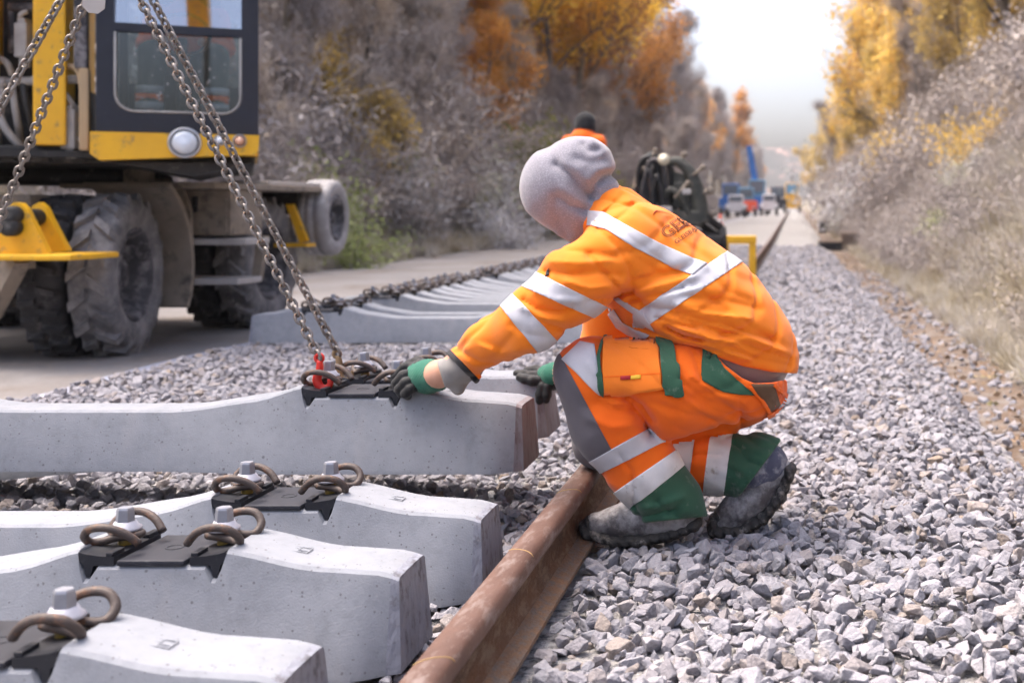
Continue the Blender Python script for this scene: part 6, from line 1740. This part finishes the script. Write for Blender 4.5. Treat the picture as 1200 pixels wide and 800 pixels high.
# a few lower ones on the slope itself
for yy in list(np.arange(44, 150, 7.5)) + list(np.arange(150, 400, 16)):
    k = 'bare' if yy > 60 or tr_r.random() < 0.5 else 'orange'
    plant('bare_tree' if k == 'bare' else 'autumn_tree', k, tr_r.randrange(2), -11.3 + tr_r.uniform(-1, 1), float(yy), tr_r.uniform(0.42, 0.62), LAB[k].replace('tree in the wood', 'sapling below the wood'), 'tree', 'saplings of the left bank')
for k_, (px_, yy, sc, kd) in enumerate(((345, 24, 0.50, 'bare'), (400, 27, 0.42, 'bare'), (455, 26, 0.36, 'olive'), (480, 32, 0.5, 'bare'), (520, 35, 0.42, 'bare'), (560, 40, 0.46, 'orange'), (600, 44, 0.42, 'bare'), (325, 20, 0.34, 'bare'), (700, 58, 0.45, 'bare'), (735, 64, 0.45, 'bare'))):
    xx = (px_ - VX) * yy / FPX
    plant('bare_tree' if kd == 'bare' else 'autumn_tree', kd, k_ % 2, xx, yy, sc, {'bare': 'thin bare sapling standing on the left slope', 'olive': 'small olive leafed sapling on the left slope', 'orange': 'small orange leafed sapling on the left slope'}[kd], 'tree', 'saplings of the left bank')
# right bank
y = 30.0
while y < 420:
    for row in range(3 if y < 110 else 2):
        x = 8.6 + row * 3.2 + tr_r.uniform(-1.2, 1.2) - (2.2 if y > 55 else 0)
        yy = y + tr_r.uniform(-1.5, 1.5)
        q = tr_r.random()
        k = ('olive' if q < 0.66 else 'golden' if q < 0.94 else 'bare') if yy < 62 else ('olive' if q < 0.4 else 'orange' if q < 0.75 and yy < 100 else 'bare')
        plant('autumn_tree' if k != 'bare' else 'bare_tree', k, tr_r.randrange(2), x, yy, tr_r.uniform(0.75, 1.1), LABR[k], 'tree', 'trees of the right bank')
    y += 4.4 if y < 70 else 7.0 if y < 130 else 13

for yy in np.arange(22, 150, 4.0):
    k = 'olive' if tr_r.random() < 0.7 else 'golden' if tr_r.random() < 0.5 else 'bare'
    plant('autumn_tree' if k != 'bare' else 'bare_tree', k, tr_r.randrange(2), (8.4 if yy < 40 else 6.8 if yy < 80 else 6.0) + tr_r.uniform(-1, 1), float(yy), tr_r.uniform(0.36, 0.6), LABR[k].replace('tree', 'sapling'), 'tree', 'saplings of the right bank')
# shrubs
def shrub_kind(seed, w, h, leafm, n, ls, stems=26, nm='foliage', aspect=0.6):
    r = np.random.default_rng(seed); rd = random.Random(seed); sm = MB(); pts_ = []
    for k in range(stems):
        a = rd.uniform(0, 6.283); tl = rd.uniform(0.1, 1.0)
        p = Vector((rd.gauss(0, w*0.12), rd.gauss(0, w*0.12), -0.1)); d = Vector((math.cos(a)*tl, math.sin(a)*tl, 1.0)).normalized(); path = [p]
        for i in range(5):
            d = (d + Vector((rd.gauss(0, 0.18), rd.gauss(0, 0.18), -0.10 * i * tl))).normalized(); p = p + d * h * rd.uniform(0.16, 0.26); path.append(p)
        sm.tube(path, [0.016 * (1 - 0.14*i) for i in range(6)], 4)
        pts_.extend(path[1:])
    E = np.array(pts_); c = E[r.integers(0, len(E), n)] + r.normal(0, w*0.10, (n, 3)); c[:, 2] = np.maximum(c[:, 2], 0.0)
    V, F = leaf_quads(c, ls, r, aspect=aspect)
    return sm.mesh('stems', L_twig), np_mesh(nm, V, F, leafm, smooth=False)
SH_Y = shrub_kind(31, 2.2, 3.6, L_green, 3600, 0.14)
def shrub(kind, x, y, s, label, cat='shrub', name='leafy_shrub', group=None):
    t = empty(name, (x, y, gz(x, y))); t.scale = (s,) * 3; t.rotation_euler = (0, 0, random.uniform(0, 6.28)); tag(t, label, cat, group)
    link('stems', kind[0], t); link('foliage', kind[1], t); return t
shrub(SH_Y, P(634, 0, 38).x, 38.0, 0.95, 'yellow green leafy shrub on the left bank just left of the black beanie')
SH_G = shrub_kind(32, 1.8, 1.5, L_frostg, 2600, 0.10); SH_F = shrub_kind(33, 2.0, 1.7, L_frost, 2600, 0.13, aspect=0.3); SH_O = shrub_kind(34, 1.8, 1.5, L_olive, 2200, 0.11)
for lab_, (px_, yy, sc, kd) in {'green weedy bush at the road edge right of the raised spare wheel': (420, 20, 0.55, SH_G), 'frosted grey green bush low on the left slope beside the excavator cab': (350, 21, 0.9, SH_G),
    'pale frosted bush in the middle of the left slope': (470, 26, 1.0, SH_F), 'greenish bush high on the slope above the spare wheel': (425, 27, 0.9, SH_G), 'pale frosted bush above the road bend left of the hood': (560, 33, 1.2, SH_F),
    'frosted bush close to the hood of the crouching worker': (600, 30, 0.8, SH_F), 'yellowish bush on the slope above the frosted bushes': (515, 36, 0.9, SH_O), 'greenish bush left of the yellow green shrub': (575, 42, 1.0, SH_G)}.items():
    shrub(kd, (px_ - VX) * yy / FPX, yy, sc, lab_)
for lab_, (px_, yy, sc, kd) in {'pale frosted bush at the foot of the right bank behind the crate': (1018, 38, 1.3, SH_F), 'frosted bush standing tall left of the pale bush on the right bank': (1000, 44, 1.6, SH_F), 'olive bush halfway up the right bank at the picture edge': (1150, 27, 0.9, SH_O), 'yellow olive bush on the right bank above the crate': (1060, 38, 1.2, SH_O),
    'small green bush at the foot of the right bank': (1105, 19, 0.35, SH_G), 'low frosted bush on the right bank above the dirt path': (1140, 22, 0.5, SH_F)}.items():
    shrub(kd, (px_ - VX) * yy / FPX, yy, sc, lab_)
# undergrowth that nobody could count
def joined(kind, i, nm='undergrowth_kind'):
    """stems and foliage as one scatter kind"""
    st, fo = kind
    bm = bmesh.new(); bm.from_mesh(st); ns = len(bm.faces); bm.from_mesh(fo)
    bm.faces.ensure_lookup_table()
    for k, f in enumerate(bm.faces): f.material_index = 0 if k < ns else 1
    me = bpy.data.meshes.new('undergrowth_kind'); bm.to_mesh(me); bm.free(); me.materials.clear(); me.materials.append(L_twig); me.materials.append(fo.materials[0])
    return bpy.data.objects.new('%s_%02d' % (nm, i), me)
UG = [joined(shrub_kind(40, 1.6, 1.3, L_frost, 1500, 0.15, 20, aspect=0.22), 0), joined(shrub_kind(41, 1.4, 1.6, L_frost, 1500, 0.16, 26, aspect=0.18), 1), joined(shrub_kind(42, 1.5, 1.1, L_frostg, 1200, 0.09, 16), 2),
      joined(shrub_kind(43, 1.2, 2.0, L_twig, 1100, 0.2, 40, aspect=0.1), 3), joined(shrub_kind(44, 1.0, 0.6, L_frost, 600, 0.10, 16, aspect=0.25), 4)]
ur = np.random.default_rng(77)
p_, r_, s_, i_ = [], [], [], []
for k in range(3900):
    y = 8 + 125 * ur.random() ** 1.6; t = ur.random() ** 0.85 * (9.5 if y < 60 else 6.5); x = LFOOT + 0.25 - t
    px_ = VX + x * FPX / y
    if px_ < 60 and y < 40: continue
    p_.append((x, y, gz(x, y) - 0.05)); r_.append((0, 0, ur.uniform(0, 6.28))); s_.append(ur.uniform(0.4, 1.0) * (1.9 if ur.random() < 0.2 and t > 1.6 else 1.0) * (0.55 if t < 0.8 else 1.0)); q = ur.random()
    q = (q * 0.5 + 0.25 + 0.5 * wob(x, y, 0.8, 9.0)) % 1.0
    i_.append(4 if t < 0.7 else (2 if (q < 0.42 and t < 3.6) else 0 if q < 0.5 else 1 if q < 0.72 else 3 if q < 0.92 else 2))
for k in range(900):
    y = 10 + 95 * ur.random() ** 1.3; x = -16.8 - 10 * ur.random()
    p_.append((x, y, gz(x, y) - 0.05)); r_.append((0, 0, ur.uniform(0, 6.28))); s_.append(ur.uniform(1.5, 3.0)); i_.append(int(ur.choice([1, 3, 3])))
scatter('undergrowth', p_, r_, s_, i_, UG, 'frosted grey and green undergrowth covering the left bank', 'undergrowth')
p_, r_, s_, i_ = [], [], [], []
for k in range(2600):
    y = 14 + 120 * ur.random() ** 1.4; t = 3.4 + 7.5 * ur.random() if y < 60 else 1.5 + 6 * ur.random(); x = RFOOT + t
    if t < 5.0 and ur.random() < 0.5 and y < 50: continue
    p_.append((x, y, gz(x, y) - 0.05)); r_.append((0, 0, ur.uniform(0, 6.28))); s_.append(ur.uniform(0.6, 1.5)); q = ur.random(); i_.append((2 if q < 0.75 else 0) if t < 5.2 else 0 if q < 0.55 else 3)
for k in range(1500):
    y = 9 + 50 * ur.random() ** 1.3; t = 0.1 + 5.0 * ur.random() ** 1.1; x = RFOOT + t
    p_.append((x, y, gz(x, y) - 0.03)); r_.append((0, 0, ur.uniform(0, 6.28))); s_.append(ur.uniform(0.2, 0.55) * (0.6 if y < 16 else 1.0)); i_.append(int(ur.choice([2, 2, 2, 5, 5, 3, 4])))
for k in range(30):
    y = 36 + ur.normal(0, 3); x = RFOOT + 0.5 + 1.6 * ur.random()
    p_.append((x, y, gz(x, y) - 0.03)); r_.append((0, 0, ur.uniform(0, 6.28))); s_.append(ur.uniform(0.8, 1.3)); i_.append(2)
scatter('scrub', p_, r_, s_, i_, [joined(shrub_kind(50, 1.6, 1.5, L_olive, 900, 0.10, 20), 0, 'scrub_kind'), joined(shrub_kind(51, 1.4, 1.4, L_twig, 700, 0.08, 30), 1, 'scrub_kind'), joined(shrub_kind(52, 1.5, 1.3, L_grass, 900, 0.09, 20), 2, 'scrub_kind'), joined(shrub_kind(53, 1.4, 1.6, L_olive, 700, 0.09, 26), 3, 'scrub_kind'), joined(shrub_kind(54, 1.5, 1.2, L_frost, 1400, 0.13, 20, aspect=0.25), 4, 'scrub_kind'), joined(shrub_kind(55, 1.5, 1.1, L_frostg, 1200, 0.10, 16, aspect=0.4), 5, 'scrub_kind')],
        'yellowish scrub along the upper part of the right bank', 'scrub')
# leaf litter on the dirt path
lr = np.random.default_rng(5); n_ = 2600
lx = lr.uniform(0.95, 2.6, n_); ly = 2.5 + 28 * lr.random(n_) ** 1.3
lc = np.stack([lx, ly, [gz(a, b) + 0.012 for a, b in zip(lx, ly)]], 1)
V, F = leaf_quads(lc, 0.055, lr, flat=0.85)
L_litter = leaf_mat('fallen_leaves', [(0.09, 0.06, 0.04), (0.18, 0.12, 0.08), (0.26, 0.18, 0.12), (0.18, 0.18, 0.08), (0.34, 0.31, 0.29)], trans=0.0, nscale=2.0)
tag(link('leaf_litter', np_mesh('leaf_litter', V, F, L_litter, smooth=False)), 'fallen brown leaves strewn over the dirt path', 'leaf litter', kind='stuff')
# grass tufts
def tuft(seed, h, n, w):
    r = np.random.default_rng(seed)
    a = r.uniform(0, 6.283, n); rad = np.abs(r.normal(0, w, n)); b0 = np.stack([np.cos(a)*rad, np.sin(a)*rad, np.zeros(n) - 0.03], 1)
    a2 = a + r.normal(0, 0.8, n); ln = h * r.uniform(0.5, 1.15, n); lean = r.uniform(0.15, 0.9, n)
    d = np.stack([np.cos(a2)*lean, np.sin(a2)*lean, np.ones(n)], 1); d /= np.linalg.norm(d, axis=1)[:, None]
    side = np.stack([-np.sin(a2), np.cos(a2), np.zeros(n)], 1) * 0.006
    mid = b0 + d * (ln * 0.55)[:, None]; d2 = d.copy(); d2[:, 2] -= 0.75 * lean; d2 /= np.linalg.norm(d2, axis=1)[:, None]; tip = mid + d2 * (ln * 0.55)[:, None]
    V = np.stack([b0 - side, b0 + side, mid + side*0.8, mid - side*0.8, tip + side*0.15, tip - side*0.15], 1).reshape(-1, 3)
    k = np.arange(n)[:, None] * 6
    F = np.concatenate([k + np.array([[0, 1, 2, 3]]), k + np.array([[3, 2, 4, 5]])])
    return bpy.data.objects.new('tuft_kind_%02d' % seed, np_mesh('tuft', V, F, L_grass, smooth=False))
TU = [tuft(60, 0.45, 90, 0.10), tuft(61, 0.32, 80, 0.14), tuft(62, 0.6, 90, 0.12), tuft(63, 0.22, 60, 0.10)]
p_, r_, s_, i_ = [], [], [], []
for k in range(15000):
    y = 7.5 + 70 * ur.random() ** 1.7; t = -0.3 + 7.0 * ur.random() ** 1.1; x = RFOOT + t
    p_.append((x, y, gz(x, y) - 0.02)); r_.append((ur.normal(0, 0.2), -0.35 + ur.normal(0, 0.2), ur.uniform(0, 6.28))); s_.append(ur.uniform(0.4, 0.95) * (0.6 if t < 0.3 else 1.0)); i_.append(int(ur.integers(0, 4)))
for k in range(7000):
    y = 10 + 60 * ur.random() ** 1.4; x = LFOOT - 9.0 * ur.random() if k > 1500 else LFOOT + ur.normal(0.1, 0.2)
    p_.append((x, y, gz(x, y) - 0.02)); r_.append((0, 0, ur.uniform(0, 6.28))); s_.append(ur.uniform(0.4, 0.9)); i_.append(int(ur.integers(0, 4)))
scatter('grass', p_, r_, s_, i_, TU, 'frosted dry grass covering the foot of the banks', 'grass')

# ------------------------------------------------------------------ far hills that close the valley
M_fhill = mat('far_hill', (0.05, 0.055, 0.055), (0.10, 0.09, 0.085), scale=0.03, rough=1.0, c3=(0.30, 0.20, 0.17), s3=0.12, t3=0.62)
for (d0, amp, seed) in ((480, 30, 1.0), (580, 52, 4.0)):
    V = []; n = 80
    xs_ = np.linspace(-420, 420, n)
    for dd in (0, 60, 140):
        for x in xs_:
            hgt = amp * (0.62 + 0.24 * math.sin(x * 0.013 + seed) + 0.10 * math.sin(x * 0.041 + seed * 2)) * (1 if dd == 60 else 0.0 if dd == 0 else 0.8)
            V.append((x, d0 + dd, 2.0 + hgt))
    F = [(j*n+i, j*n+i+1, (j+1)*n+i+1, (j+1)*n+i) for j in range(2) for i in range(n-1)]
    tag(link('far_hill', np_mesh('far_hill', V, F, M_fhill)), kind='structure')
# ------------------------------------------------------------------ the cold air that pales the far end of the cutting
hz_ = MB(); hz_.box((-440, -18, -2.0), (440, 760, 95))
M_haze = bpy.data.materials.new('haze'); M_haze.use_nodes = True
hn = M_haze.node_tree.nodes; hn.remove(hn['Principled BSDF'])
pv = hn.new('ShaderNodeVolumePrincipled'); pv.inputs['Color'].default_value = (0.93, 0.95, 1.0, 1); pv.inputs['Density'].default_value = 0.0003; pv.inputs['Anisotropy'].default_value = 0.0
M_haze.node_tree.links.new(pv.outputs['Volume'], hn['Material Output'].inputs['Volume'])
tag(hz_.build('haze', M_haze), kind='stuff')
scene.cycles.volume_bounces = 0
